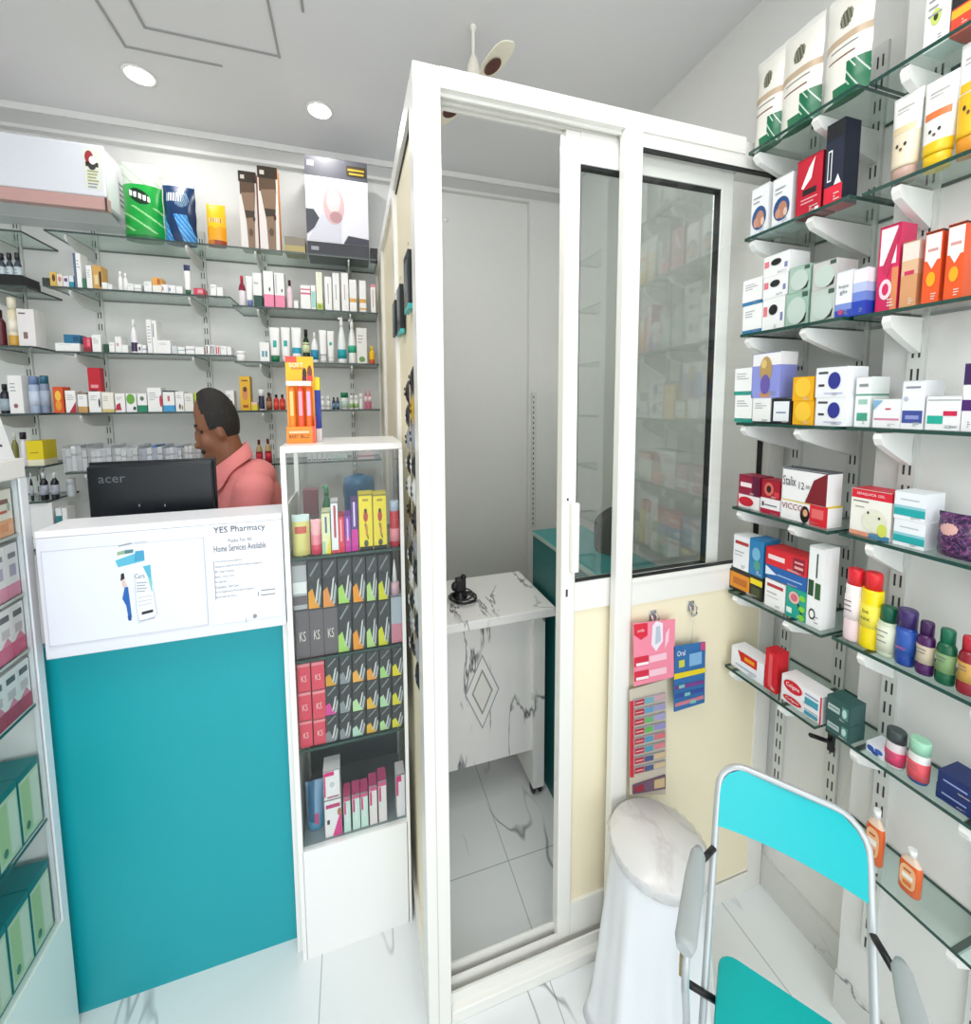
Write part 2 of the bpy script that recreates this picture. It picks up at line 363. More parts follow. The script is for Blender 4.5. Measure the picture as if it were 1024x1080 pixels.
# ceiling fan
hub = at(499, 28, z=ZC); fx_, fy_ = hub.x, hub.y
fan = root('ceiling_fan', 'white ceiling fan with brown blade motifs hanging above the booth', 'fan', (fx_, fy_, ZC))
g = MB(); g.lathe([(.014, 0), (.012, -.008), (.006, -.014), (.005, -.10), (.006, -.12)], M('#eeeae2', .4), n=14); g.build('down_rod', fan)
g = MB(); g.lathe([(.006, -.09), (.012, -.1), (.020, -.125), (.024, -.16), (.030, -.175), (.06, -.185), (.065, -.205), (.05, -.225), (.0, -.23)], M('#efe9da', .35), n=20); g.build('motor_housing', fan)
tip = at(538, 42, z=ZC - .2); bd = Vector((tip.x - fx_, tip.y - fy_, 0)); ang0 = math.atan2(bd.y, bd.x); BLN = min(.26, bd.length)
tip2 = at(474, 116, z=ZC - .2); ang1 = math.atan2(tip2.y - fy_, tip2.x - fx_)
gap = (ang1 - ang0) % (2 * PI); ang2 = ang1 + (2 * PI - gap) / 2 if gap < PI else ang0 + gap / 2
for k in range(3):
    a = (ang0, ang1, ang2)[k]
    g = MB(); IV = M('#e9e4cf', .4)
    st = [(.05, .016), (.3 * BLN + .02, .026), (.5 * BLN, .033), (.7 * BLN, .034), (.85 * BLN, .032), (BLN - .01, .024), (BLN, .012)]
    g.loft([[(r_, -w_, -.208), (r_, w_, -.202), (r_, w_, -.199), (r_, -w_, -.205)] for r_, w_ in st], IV, smooth=False)
    for zz in (-.2095, -.1975):
        g.face([(.085 + .036 * (1 + math.cos(2 * PI * j / 20)) , .022 * math.sin(2 * PI * j / 20), zz + (.022 * math.sin(2 * PI * j / 20)) * .09) for j in range(20)], M('#4a2015', .5))
    g.build('fan_blade', fan, rz=a)

# ------------------------------------------------------------------ products
PROD = []      # (object, description, shelf phrase, px, category)
def reg(o, desc, shelf, px, cat, group):
    o['category'] = cat; o['group'] = group
    PROD.append([o, desc, shelf, px]); return o
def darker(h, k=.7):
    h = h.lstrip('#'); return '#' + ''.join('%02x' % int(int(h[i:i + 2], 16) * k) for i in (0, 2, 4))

def carton_mesh(w, d, h, base='#f2f2f0', bands=(), rects=(), texts=(), lines=0, discs=(), tris=(), linecol='#9a9aa0', side=None):
    b = MB(); zs = sorted({0, 1} | {v for q in bands for v in q[:2]})
    def colat(z):
        c = base
        for q in bands:
            if q[0] <= z <= q[1]: c = q[2]
        return c
    x0, x1 = -w / 2, w / 2
    for i in range(len(zs) - 1):
        c = M(colat((zs[i] + zs[i + 1]) / 2)); a, t = zs[i] * h, zs[i + 1] * h
        for P in (((x0, 0), (x1, 0)), ((x1, 0), (x1, d)), ((x1, d), (x0, d)), ((x0, d), (x0, 0))):
            cc = M(side) if side and P[0][1] != P[1][1] else c
            b.face([(P[0][0], P[0][1], a), (P[1][0], P[1][1], a), (P[1][0], P[1][1], t), (P[0][0], P[0][1], t)], cc)
    b.face([(x0, 0, h), (x1, 0, h), (x1, d, h), (x0, d, h)], M(colat(1)))
    b.face([(x0, d, 0), (x1, d, 0), (x1, 0, 0), (x0, 0, 0)], M(colat(0)))
    yy = -.0005
    for r in rects:
        b.rect(x0 + r[0] * w, r[1] * h, x0 + r[2] * w, r[3] * h, yy, M(r[4])); yy -= .00012
    for t in tris:
        b.face([(x0 + u * w, yy, v * h) for u, v in t[0]], M(t[1])); yy -= .00012
    for r in discs:
        b.disc(x0 + r[0] * w, r[1] * h, r[2] * w, r[3] * h, yy, M(r[4])); yy -= .00012
    for k in range(lines):
        zz = .78 - k * .09; ln = random.uniform(.35, .7)
        b.rect(x0 + .14 * w, (zz - .012) * h, x0 + (.14 + ln) * w, (zz + .012) * h, yy, M(linecol))
    for t in texts:
        b.text(t[0], x0 + t[1] * w, t[2] * h, t[3] * w, yy - .0003, M(t[4]), (t[5] * h) if len(t) > 5 else None)
    return b
def ellring(rx, ry, z, n=20, cy=0, pw=1.0):
    o = []
    for j in range(n):
        a = 2 * PI * j / n; c, s = math.cos(a), math.sin(a)
        o.append((rx * math.copysign(abs(c) ** pw, c), cy + ry * math.copysign(abs(s) ** pw, s), z))
    return o
def tube_parts(r, w, d, h, body='#f4f4f2', cap='#ffffff', capf=.16, bands=(), rects=(), texts=(), discs=()):
    """cosmetic tube standing on its cap with a crimped top"""
    dd = min(d, w * .62)
    cyc = dd / 2
    b = MB(); zs = [capf + (1 - capf) * t for t in (0, .05, .12, .2, .3, .4, .5, .6, .7, .8, .9, .94, 1)]
    zs = sorted(set(zs) | {q for bb in bands for q in bb[:2] if q > capf}); rings = []; mats = []
    def prof(z):
        t = (z - capf) / (1 - capf); return (w * (.44 + .06 * t), dd / 2 * (1 - t ** 1.3) + .0012)
    for z in zs:
        rx, ry = prof(z); rings.append(ellring(rx, ry, z * h, cy=cyc))
    for i in range(len(zs) - 1):
        zm = (zs[i] + zs[i + 1]) / 2; c = body
        for q in bands:
            if q[0] <= zm <= q[1]: c = q[2]
        mats.append(M(c, .35))
    b.loft(rings, None, mats=mats)
    def fy(u, z):
        rx, ry = prof(z); q = max(0.0, 1 - (u * w / rx) ** 2); return cyc - ry * math.sqrt(q) - .0008
    for (u0, z0, u1, z1, c) in rects:
        n = 6
        for i in range(n):
            for j in range(3):
                ua, ub = u0 + (u1 - u0) * i / n - .5, u0 + (u1 - u0) * (i + 1) / n - .5; za, zb = z0 + (z1 - z0) * j / 3, z0 + (z1 - z0) * (j + 1) / 3
                b.face([(ua * w, fy(ua, za), za * h), (ub * w, fy(ub, za), za * h), (ub * w, fy(ub, zb), zb * h), (ua * w, fy(ua, zb), zb * h)], M(c))
    for (u, z, ru, rz, c) in discs:
        P = [(u - .5 + ru * math.cos(2 * PI * k / 14), z + rz * math.sin(2 * PI * k / 14)) for k in range(14)]
        b.face([(q[0] * w, fy(q[0], q[1]) - .0006, q[1] * h) for q in P], M(c))
    for t in texts:
        b.text(t[0], (t[1] - .5) * w, t[2] * h, t[3] * w, fy(t[1] - .5, t[2]) - .002, M(t[4]))
    b.build('tube_body', r)
    b = MB(); b.loft([ellring(w * .38, dd * .42, 0, cy=cyc), ellring(w * .42, dd * .48, capf * h * .96, cy=cyc), ellring(w * .40, dd * .45, capf * h, cy=cyc)], M(cap, .3)); b.build('cap', r)
BOT = {  # profile (radius fraction, height fraction), index of the first cap ring
    'round': [(.9, 0), (1, .03), (1, .60), (.95, .66), (.6, .74), (.42, .78), (.42, .80)],
    'slim': [(.9, 0), (1, .02), (1, .55), (.8, .66), (.45, .76), (.38, .80)],
    'jar': [(.92, 0), (1, .05), (1, .66), (.9, .7)],
    'can': [(.95, 0), (1, .02), (1, .74), (.93, .78)],
    'waist': [(.92, 0), (1, .04), (1, .18), (.86, .3), (.86, .42), (1, .58), (.95, .68), (.66, .76)],
    'spray': [(.95, 0), (1, .03), (1, .42), (.8, .6), (.42, .76), (.36, .8)],
}
def bottle_parts(r, w, h, kind='round', body='#f2f2f0', cap='#ffffff', label=None, capr=None, bands=(), sy=1.0, n=18, lines=0, texts=(), mat=None, capz=None):
    pr_ = BOT[kind]; R_ = w / 2; cy = R_ * sy
    zs = sorted({z for _, z in pr_} | {q for bb in bands for q in bb[:2] if q < pr_[-1][1]})
    def rad(z):
        for (r0, z0), (r1, z1) in zip(pr_, pr_[1:]):
            if z0 <= z <= z1: return r0 + (r1 - r0) * (z - z0) / max(z1 - z0, 1e-6)
        return pr_[-1][0]
    b = MB(); mats = []
    for i in range(len(zs) - 1):
        zm = (zs[i] + zs[i + 1]) / 2; c = body
        for q in bands:
            if q[0] <= zm <= q[1]: c = q[2]
        mats.append(mat or M(c, .25))
    b.lathe([(rad(z) * R_, z * h) for z in zs], None, c=(0, cy), n=n, sy=sy, mats=mats); bodyo = b.build('bottle_body', r)
    z0 = pr_[-1][1]; cr = (capr if capr else {'can': .9, 'jar': 1.0, 'waist': .74, 'spray': .42}.get(kind, .5)) * R_
    b = MB()
    if kind == 'spray':
        b.lathe([(cr, z0 * h), (cr, .9 * h), (cr * .8, .93 * h), (cr * .8, h)], M(cap, .3), c=(0, cy), n=12, sy=sy)
        b.box(-cr * 1.9, 0, cy - cr * .5, cy + cr * .5, .955 * h, .99 * h, M(cap, .3)); b.build('nozzle', r)
    else:
        b.lathe([(cr, z0 * h - .0005), (cr, (.97) * h), (cr * .9, h)], M(cap, .3), c=(0, cy), n=n, sy=sy); b.build('cap', r)
    if label:
        lz0, lz1, lc = label[:3]
        b = MB(); zz = [lz0, (lz0 + lz1) / 2, lz1]
        b.lathe([(rad(z) * R_ + .0008, z * h) for z in zz], M(lc), c=(0, cy), n=n, sy=sy)
        for k in range(lines):
            q = lz1 - (lz1 - lz0) * (.2 + .2 * k); hw = .3 * w
            b.rect(-hw, (q - .008) * h, hw * random.uniform(.3, 1), (q + .008) * h, cy - sy * rad(q) * R_ - .0018 + sy * R_ * .02, M('#6b6b74'))
        for t in texts: b.text(t[0], 0, t[1] * h, t[2] * w, cy - sy * rad(t[1]) * R_ - .003, M(t[3]))
        b.build('label', r)
def pouch_mesh(w, d, h, fn, nu=22, nv=28, waist=0.0):
    """pillow bag; fn(u, v) gives the front colour"""
    b = MB()
    def P(u, v, s):
        e = (1 - abs(2 * u - 1) ** 3) * (1 - max(0, (v - .35) / .65) ** 2.2) * (.55 + .45 * min(1, v * 5 + .3))
        wr = 1 + .015 * math.sin(v * 21 + u * 5)
        return (((u - .5) * w * (1 - waist * math.sin(PI * v)) * wr), d / 2 + s * (d / 2 * e + .0008), v * h + (.006 * h * math.sin(u * 9 + 2) if v > .99 else 0))
    for s in (-1, 1):
        for i in range(nu):
            for j in range(nv):
                u0, u1, v0, v1 = i / nu, (i + 1) / nu, j / nv, (j + 1) / nv
                c = fn((u0 + u1) / 2 if s < 0 else 1 - (u0 + u1) / 2, (v0 + v1) / 2)
                q = [P(u0, v0, s), P(u1, v0, s), P(u1, v1, s), P(u0, v1, s)]
                if s > 0: q.reverse()
                b.face(q, M(c, .3), True)
    for j in range(nv):
        for u in (0, 1):
            v0, v1 = j / nv, (j + 1) / nv
            b.face([P(u, v0, -1), P(u, v0, 1), P(u, v1, 1), P(u, v1, -1)], M(fn(u * .98 + .01, v0), .3))
    for i in range(nu):
        b.face([P(i / nu, 0, -1), P(i / nu, 0, 1), P((i + 1) / nu, 0, 1), P((i + 1) / nu, 0, -1)], M(fn(.5, .01), .3))
    return b

# ---- shelf fittings
def wall_rail(x, y, z0, z1, rz, label):
    """slotted upright; local front is -y"""
    b = MB(); b.box(-.014, .014, -.010, 0, 0, z1 - z0, RAIL)
    n = int((z1 - z0) / .052)
    for k in range(n):
        for sx in (-.007, .0035): b.box(sx, sx + .0035, -.0106, -.010, .012 + k * .052, .04 + k * .052, SLOT)
    return tag(b.build('wall_rail', None, (x, y, z0), rz), label, 'wall rail', 'slotted shelf rails')
def bracket(depth, mat, parent, lx, hh=.075):
    b = MB(); t = .007 if hh > .07 else .0035
    prof = [(0, 0), (-depth * .96, 0), (-depth * .99, -.012), (-depth * .93, -.026), (-depth * .55, -.05), (-.012, -hh), (0, -hh)]
    b.face([(lx - t, y, z) for y, z in prof], mat); b.face([(lx + t, y, z) for y, z in reversed(prof)], mat)
    for i in range(len(prof)):
        a, c = prof[i], prof[(i + 1) % len(prof)]
        b.face([(lx - t, a[0], a[1]), (lx + t, a[0], a[1]), (lx + t, c[0], c[1]), (lx - t, c[0], c[1])], mat)
    b.box(lx - t * .6, lx + t * .6, -depth * .95, -.004, 0.0002, .003, M('#6a706e', .4, metal=.6))
    return b.build('bracket', parent)
def shelf(name_loc, rz, length, depth, label, brs, edge=EDGE, bm_=WHITE, hh=.075, group='glass wall shelves'):
    """local: x along the shelf (0..length), back at y=0, front at y=-depth; top at z=0"""
    r = root('glass_shelf', label, 'shelf', name_loc, rz, group)
    b = MB(); th = .008
    b.face([(0, -depth, 0), (length, -depth, 0), (length, -.002, 0), (0, -.002, 0)], SHELFG)
    b.face([(0, -.002, -th), (length, -.002, -th), (length, -depth, -th), (0, -depth, -th)], SHELFG)
    for q in (((0, -depth), (length, -depth)), ((length, -depth), (length, -.002)), ((length, -.002), (0, -.002)), ((0, -.002), (0, -depth))):
        b.face([(q[0][0], q[0][1], -th), (q[1][0], q[1][1], -th), (q[1][0], q[1][1], 0), (q[0][0], q[0][1], 0)], edge)
    b.build('glass_pane', r)
    for lx in brs:
        o = bracket(depth, bm_, r, lx, hh); o.location = (0, 0, -th - .003)
    return r
ORD = ['top', 'second', 'third', 'fourth', 'fifth', 'sixth', 'seventh', 'bottom']
# ---- right wall: rows share heights in both bays
RZ = [2.304, 2.076, 1.814, 1.566, 1.320, 1.066, .832, .566]
XS1, XS2 = 1.064, 1.085
Y1A, Y1B, Y2A, Y2B = .897, .650, .640, .10
RRZ = -PI / 2   # local -y faces -x, local +x runs towards the camera
for i, z in enumerate(RZ):
    if i < 7: shelf((XR, Y1A, z), RRZ, Y1A - Y1B, XR - XS1, f'green-edged glass shelf, {ORD[i]} one on the right wall beside the booth', (Y1A - .879, Y1A - .734))
    shelf((XP, Y2A, z), RRZ, Y2A - Y2B, XP - XS2, f'glass shelf on the projecting right wall at the photo edge, {ORD[i]} of eight', (Y2A - .583, Y2A - .408))
wall_rail(XR, .879, .30, 2.5, RRZ, 'slotted white wall rail nearest the booth on the right wall')
wall_rail(XR, .734, .30, 2.5, RRZ, 'slotted white wall rail second from the booth, just before the wall projects')
wall_rail(XP, .583, .25, 2.5, RRZ, 'slotted white wall rail on the projecting wall behind the yellow and red spray cans')
wall_rail(XP, .408, .25, 2.5, RRZ, 'slotted white wall rail at the right photo edge above the bottom shelf')
ex = root('shelf_bracket', 'bare black shelf bracket on the right wall behind the turquoise chair back', 'bracket', (XR - .010, .734, .69), RRZ)
b = MB(); b.tube([(0, 0, -.02), (0, -.02, -.018), (0, -.09, .018)], .006, BLACK); b.build('arm', ex)
b = MB(); b.box(-.006, .006, -.012, 0, -.05, .02, BLACK); b.build('hook_plate', ex)

PH1 = [f'on {o} booth-side shelf' for o in ORD]
PH2 = [f'on {o} right-edge shelf' for o in ORD]
def rplace(bay, row, pl, pr, pt, inset=.018, round_=False, zb=None):
    """place, width and height of something that stands on a right-wall shelf"""
    xf = (XS1 if bay == 1 else XS2) + inset
    z = RZ[row] if zb is None else zb
    xa = xf
    a = at(pl, pt, x=xa); c = at(pr, pt + (1 if row > 3 else -1), x=xa)
    if round_:
        w = abs(a.y - c.y); xa = xf + w / 2; a = at(pl, pt, x=xa); c = at(pr, pt, x=xa)
        top = at((pl + pr) / 2, pt, x=xa).z
        return Vector((xf, (a.y + c.y) / 2, z + .0004)), a.y - c.y, top - z
    return Vector((xf, (a.y + c.y) / 2, z + .0004)), a.y - c.y, a.z - z
def rcarton(bay, row, pl, pr, pt, desc, d=.06, inset=.018, zb=None, cat='box', name='carton', **kw):
    loc, w, h = rplace(bay, row, pl, pr, pt, inset, zb=zb)
    lim = (XR if bay == 1 else XP) - .012 - loc.x
    d = min(d, lim); kw = dict(kw)
    bs_ = kw.get('base', '#f2f2f0'); ink = '#8f959b' if int(bs_[1:3], 16) + int(bs_[3:5], 16) + int(bs_[5:7], 16) > 500 else '#e6dcd6'
    rr_ = random.Random(int(pl * 10) + row); fp = []
    for q in range(3): zz = .06 + .035 * q; fp.append((.56, zz, .62 + .3 * rr_.random(), zz + .013, ink))
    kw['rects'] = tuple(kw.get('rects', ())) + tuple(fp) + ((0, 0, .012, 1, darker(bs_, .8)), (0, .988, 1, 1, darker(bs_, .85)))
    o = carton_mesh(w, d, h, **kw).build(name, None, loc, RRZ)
    reg(o, desc, (PH1 if bay == 1 else PH2)[row], pl, cat, 'cartons on the right wall shelves'); o['_top'] = loc.z + h
    return o
def rround(bay, row, pl, pr, pt, desc, cat, name, inset=.014, **kw):
    loc, w, h = rplace(bay, row, pl, pr, pt, inset, True)
    r = root(name, '', cat, loc, RRZ); bottle_parts(r, w, h, **kw)
    return reg(r, desc, (PH1 if bay == 1 else PH2)[row], pl, cat, 'bottles and cans on the right wall shelves')
def rtube(bay, row, pl, pr, pt, desc, d=.05, inset=.02, **kw):
    loc, w, h = rplace(bay, row, pl, pr, pt, inset)
    r = root('cosmetic_tube', '', 'tube', loc, RRZ); tube_parts(r, w, d, h, **kw)
    return reg(r, desc, (PH1 if bay == 1 else PH2)[row], pl, 'tube', 'tubes on the right wall shelves')
def top(o): return o['_top'] - .0003

# row 1
def catbag(u, v):
    if v > .93: return '#e2e2dc'
    if (u - .5) ** 2 / .02 + (v - .72) ** 2 / .008 < 1: return '#4b4f3d' if (u * 13 + v * 9) % 1 < .5 else '#8b8a76'
    if .50 < v < .57: return '#c2ab90'
    if .36 < v < .38 and .15 < u < .75: return '#7a4a3e'
    if .40 < v < .48 and .2 < u < .8 and int(v * 80) % 3 == 0: return '#8a8a86'
    if v < .30 and u > .58: return '#0e6a45' if (u * 17 + v * 23) % 1 > .12 else '#d8e2d8'
    if v < .12 and u > .3: return '#0f7049'
    return '#ebe8df'
for pl, pr, pt, dsc in ((793.6, 826, 68, 'smallest white and green food pouch, nearest the booth,'), (821, 866, 44, 'middle white and green food pouch of three'), (868, 919, 5, 'white and green food pouch at the shelf end')):
    loc, w, h = rplace(1, 0, pl + 1, pr - 1, pt, .014)
    o = pouch_mesh(w * .96, .035, h, catbag, 44, 60).build('food_pouch', None, loc, RRZ); reg(o, dsc, PH1[0], pl, 'pouch', 'food pouches on the right wall')
rcarton(2, 0, 979.5, 1006, -28, 'white carton with a green dot', d=.05, discs=((.45, .38, .2, .1, '#c9d86a'), (.45, .38, .09, .05, '#2b3a1c')), lines=5)
rcarton(2, 0, 1009, 1030, -50, 'black and orange carton', base='#1d1b1c', bands=((0, .32, '#e3472c'), (.2, .3, '#f0b62c')), d=.05)
# row 2
for pl, pr, pt, dsc in ((793.5, 811, 201, 'white carton with a face print nearest the booth'), (816, 836, 191, 'white carton with a face print beside the red one')):
    rcarton(1, 1, pl, pr, pt, dsc, d=.07, base='#f0f1f2', discs=((.5, .36, .42, .24, '#274f86'), (.55, .33, .25, .17, '#b98268'), (.33, .28, .14, .1, '#c99078'), (.72, .27, .1, .08, '#e3c3ae')), lines=2, rects=((0, 0, 1, .1, '#dfe7f0'),))
rcarton(1, 1, 842, 868, 172, 'red carton with a white feather', d=.05, base='#c3102e', tris=(([(.2, .5), (.3, .48), (.68, .9), (.72, .96), (.5, .82)], '#ffffff'), ([(.3, .48), (.6, .62), (.72, .96)], '#f6e9ea')), rects=((.25, .36, .8, .46, '#1e1216'), (.2, .28, .85, .3, '#e8b8be'), (.2, .22, .7, .24, '#e8b8be'), (.78, .03, .93, .1, '#f3f3f3')), side='#7d0d1f')
rcarton(1, 1, 873, 892, 134, 'tall black and red carton', d=.05, base='#1a2238', bands=((0, .24, '#e01f3c'), (.8, 1, '#14151b')), rects=((.15, .3, .38, .68, '#e9ecf0'), (.2, .32, .33, .66, '#14182a')), tris=(([(.55, .24), (.95, .24), (.75, .36)], '#f4f4f4'),), side='#10182c')
def face_tube(bay, row, pl, pr, pt, desc, lo, capc, face, mid=None):
    rtube(bay, row, pl, pr, pt, desc, cap=capc, capf=.17, bands=(((.17, .3, lo),) if lo else ()) + (((.17, .55, face),) if face else ()),
          rects=((.2, .84, .75, .86, '#b9b7b2'), (.2, .8, .6, .815, '#c4c1bc')) + (((.12, .56, .88, .64, mid),) if mid else ()), discs=((.35, .42, .05, .022, '#2a2420'), (.62, .42, .05, .022, '#2a2420'), (.49, .37, .05, .018, '#6b4a35')))
face_tube(2, 1, 938.6, 969.6, 106, 'white and beige animal-face tube', None, '#c9a79a', '#eddfc4', '#e8d3a6')
face_tube(2, 1, 972, 1008, 89, 'white tube with orange print and yellow base', '#f2c91d', '#f2c91d', None, '#e57a3f')
face_tube(2, 1, 1010, 1046, 48, 'yellow animal-face tube', '#f0a02a', '#eb9a2b', '#f5c223', '#f5c223')
# row 3
lo = rcarton(1, 2, 784, 804, 324, 'lower white carton with blue base band', bands=((0, .14, '#2a77a8'),), lines=3, d=.07)
rcarton(1, 2, 784, 804, 297, 'upper white carton with blue base band', zb=top(lo), bands=((0, .14, '#2a77a8'),), lines=3, d=.07)
kw = dict(d=.07, rects=((.04, .45, .22, .75, '#e57a86'), (.82, .25, .93, .5, '#7e86b0')), discs=((.5, .62, .2, .16, '#1b1b1f'),), base='#f1f1f1')
lo = rcarton(1, 2, 805, 828, 316.5, 'bottom white carton with black oval, lowest of three stacked', **kw)
lo = rcarton(1, 2, 805.5, 831, 294, 'white carton with black oval, middle of three stacked', zb=top(lo), **kw)
rcarton(1, 2, 806, 833, 272.5, 'white carton with black oval, top of three stacked', zb=top(lo), **kw)
kg = dict(d=.07, discs=((.5, .45, .42, .4, '#c3d2ca'),), rects=((.3, .46, .7, .52, '#5b6662'), (.72, .82, .96, .96, '#3d5650')), tris=(([(.62, .04), (.9, .1), (.95, .36), (.8, .28)], '#1f2b29'),))
lo = rcarton(1, 2, 829.5, 853, 311, 'lower pale green carton', base='#9fbfae', **kg); rcarton(1, 2, 833, 855, 284, 'upper pale green carton', base='#a9c6b7', zb=top(lo), **kg)
lo = rcarton(1, 2, 856, 881, 308, 'lower pale grey-green carton', base='#c3cdc6', **kg); rcarton(1, 2, 858, 883, 279, 'upper pale grey carton', base='#c9c8c4', zb=top(lo), **kg)
ks = dict(d=.07, bands=((0, .16, '#2a49b8'), (.16, .3, '#7d93d6')), base='#eef0f5')
rcarton(1, 2, 883, 900, 288, 'white and royal blue carton with dark lettering', texts=(('kojic', .5, .66, .6, '#22252e'), ('glo', .5, .54, .45, '#22252e')), discs=((.38, .12, .16, .06, '#c24a78'),), **ks)
rcarton(1, 2, 901, 915, 285, 'white to royal blue carton at the shelf end', bands=((0, .3, '#2442b4'), (.3, .5, '#6f88d4'), (.5, .7, '#b9c6ea')), base='#f0f1f6', d=.07)
rcarton(2, 2, 929, 951, 241, 'tall white and magenta carton', base='#d8275f', rects=((.08, .55, .85, .97, '#f3eef0'), (.7, .0, 1, .5, '#df8a5a')), tris=(([(.2, .5), (.95, 1.0), (1.0, .9), (.5, .4)], '#c22a55'),), discs=((.45, .26, .3, .12, '#f3d9de'), (.45, .26, .16, .07, '#d8275f')), d=.05)
rcarton(2, 2, 953, 970, 257, 'peach carton with a pink word', base='#d99d6e', bands=((.72, 1, '#efe0d4'), (.5, .72, '#e3b994')), rects=((.2, .5, .8, .56, '#cf2f5f'),), d=.05)
for pl, pr, pt, dsc in ((977, 995, 246, 'orange and white carton, left of pair,'), (1001, 1020, 238, 'orange and white carton, right of pair,')):
    rcarton(2, 2, pl, pr, pt, dsc, base='#ee5a24', bands=((.97, 1, '#3a1d1a'),), rects=((.05, .6, .95, .96, '#f4ece9'), (.2, .72, .8, .76, '#d59a93')), tris=(([(.2, .6), (.8, .6), (.5, .48)], '#f4ece9'),), discs=((.5, .34, .26, .1, '#fbae1c'),), d=.05)
# row 4
lo = rcarton(1, 3, 775.5, 793.5, 417, 'lower white carton with teal base', bands=((0, .14, '#199686'),), lines=3, d=.06)
rcarton(1, 3, 775.5, 793.5, 389, 'upper white carton with teal base', zb=top(lo), bands=((0, .14, '#199686'),), lines=3, d=.06)
lo = rcarton(1, 3, 794.5, 813, 420, 'small white dark-rimmed carton under the purple one', bands=((0, .06, '#2b2f38'),), lines=3, d=.06)
rcarton(1, 3, 814.5, 835, 421, 'small black-bordered white carton', base='#20242c', rects=((.1, .1, .9, .9, '#eef1f5'), (.25, .42, .75, .48, '#7c87a0')), d=.06)
rcarton(1, 3, 794.5, 824, 374, 'lilac and white carton balanced on a smaller one', zb=top(lo), base='#8f97dc', bands=((.72, 1, '#f2f1f2'),), discs=((.5, .62, .22, .3, '#b9975e'), (.5, .3, .17, .22, '#6a5aa8'), (.43, .76, .1, .1, '#ddc07c')), rects=((.32, .02, .68, .12, '#cf8f5c'),), d=.06)
ky = dict(base='#f3b318', discs=((.5, .55, .4, .42, '#f9c93c'),), rects=((.25, .42, .8, .54, '#5d4310'),), d=.05)
lo = rcarton(1, 3, 837, 858.5, 423, 'lower yellow carton', **ky); rcarton(1, 3, 837, 858.5, 398, 'upper yellow carton', zb=top(lo), **ky)
kn = dict(base='#f3f4f7', discs=((.62, .55, .2, .28, '#2c3590'),), rects=((.5, .5, .75, .58, '#7d88cf'), (.08, .78, .4, .86, '#4c4f58'), (.1, .36, .3, .44, '#3a3d44'), (.3, .1, .9, .16, '#c6cbe4')), d=.07)
lo = rcarton(1, 3, 861, 893, 419.5, 'lower white carton with navy emblem', **kn); rcarton(1, 3, 861.5, 894, 388.5, 'upper white carton with navy emblem', zb=top(lo), **kn)
rcarton(2, 3, 904, 920, 398, 'tall white carton with sea-green prints', base='#eef3f1', bands=((.62, .66, '#5f9d87'),), rects=((.15, .12, .85, .28, '#3f9a80'), (.2, .45, .8, .55, '#9cc4b4'), (.2, .8, .8, .86, '#8a938f')), d=.06)
rcarton(2, 3, 922, 951, 421, 'low white carton with pink line', base='#f2f3f5', rects=((.05, .26, .95, .33, '#d688a4'), (.45, .62, .65, .68, '#c8455c')), tris=(([(0, .95), (0, .6), (.35, .95)], '#7fb2d4'),), lines=0, d=.06)
rcarton(2, 3, 953, 977, 402, 'white carton with indigo block', base='#eff1f4', rects=((.05, .12, .95, .38, '#3f4f9c'), (.2, .2, .8, .28, '#8f99cf'), (.15, .84, .8, .88, '#8b8e9c')), discs=((.2, .62, .1, .05, '#b9c0d6'),), d=.06)
rcarton(2, 3, 978, 1016, 418, 'wide white carton with teal and crimson bars', base='#f1f2f3', rects=((.05, .18, .5, .42, '#1fae9a'), (.5, .42, .88, .56, '#cf2450'), (.05, .86, .95, .9, '#b3b8bd'), (.7, .08, .9, .13, '#a3a9ae')), d=.06)
rcarton(2, 3, 1018.5, 1032, 383, 'dark violet and white carton', base='#f0eef2', rects=((.0, .68, 1, 1, '#3a2058'), (0, .3, 1, .46, '#4a1f6e')), d=.06)
# row 5
lo = rcarton(1, 4, 778, 801, 520, 'low white toothpaste carton with red oval nearest the booth', base='#f0eaea', discs=((.42, .5, .34, .36, '#c4152d'),), rects=((.3, .44, .55, .56, '#f6dfe0'), (0, 0, .06, 1, '#c4152d')), d=.05, name='toothpaste_carton')
rcarton(1, 4, 780, 802, 500, 'maroon and red carton stacked nearest the booth', zb=top(lo), base='#8f1236', rects=((.08, .4, .62, .62, '#f2dfe2'), (.66, 0, 1, 1, '#5d0f33')), d=.05)
lo = rcarton(1, 4, 802.5, 823, 524, 'low white carton with crimson base', base='#f1edee', bands=((0, .3, '#b3163c'),), rects=((.2, .52, .85, .6, '#6a6a72'), (.08, .45, .18, .75, '#2f2f36')), d=.05)
rcarton(1, 4, 804, 823, 505, 'small dark red carton with round print', zb=top(lo), base='#a3152c', discs=((.42, .5, .26, .36, '#d86a5c'), (.42, .5, .13, .2, '#2b1016')), rects=((.7, .1, .98, .4, '#d43a46'),), d=.05)
lo = rcarton(1, 4, 824, 874, 525, 'white and red cream carton with a woman print', base='#f3f0f0', rects=((.64, .0, 1, 1, '#d8202c'), (.68, .35, .92, .8, '#e46a6a')), discs=((.545, .42, .1, .42, '#15110f'), (.555, .5, .05, .18, '#d8a07c')), texts=(('VICCO', .27, .68, .48, '#8e2f3c', .3),), bands=((.93, 1, '#e3c62c'),), d=.05)
rcarton(1, 4, 826, 874, 492.5, 'white carton with maroon swoosh on top of another', zb=top(lo), base='#f2f1f1', tris=(([(.55, .0), (1, .0), (1, .98), (.72, .72)], '#7b1a26'),), texts=(('Stalix', .18, .6, .3, '#17181c', .3), ('12', .46, .5, .12, '#17181c', .22), ('mm', .6, .48, .09, '#17181c', .1)), bands=((.95, 1, '#4a4e52'),), d=.05)
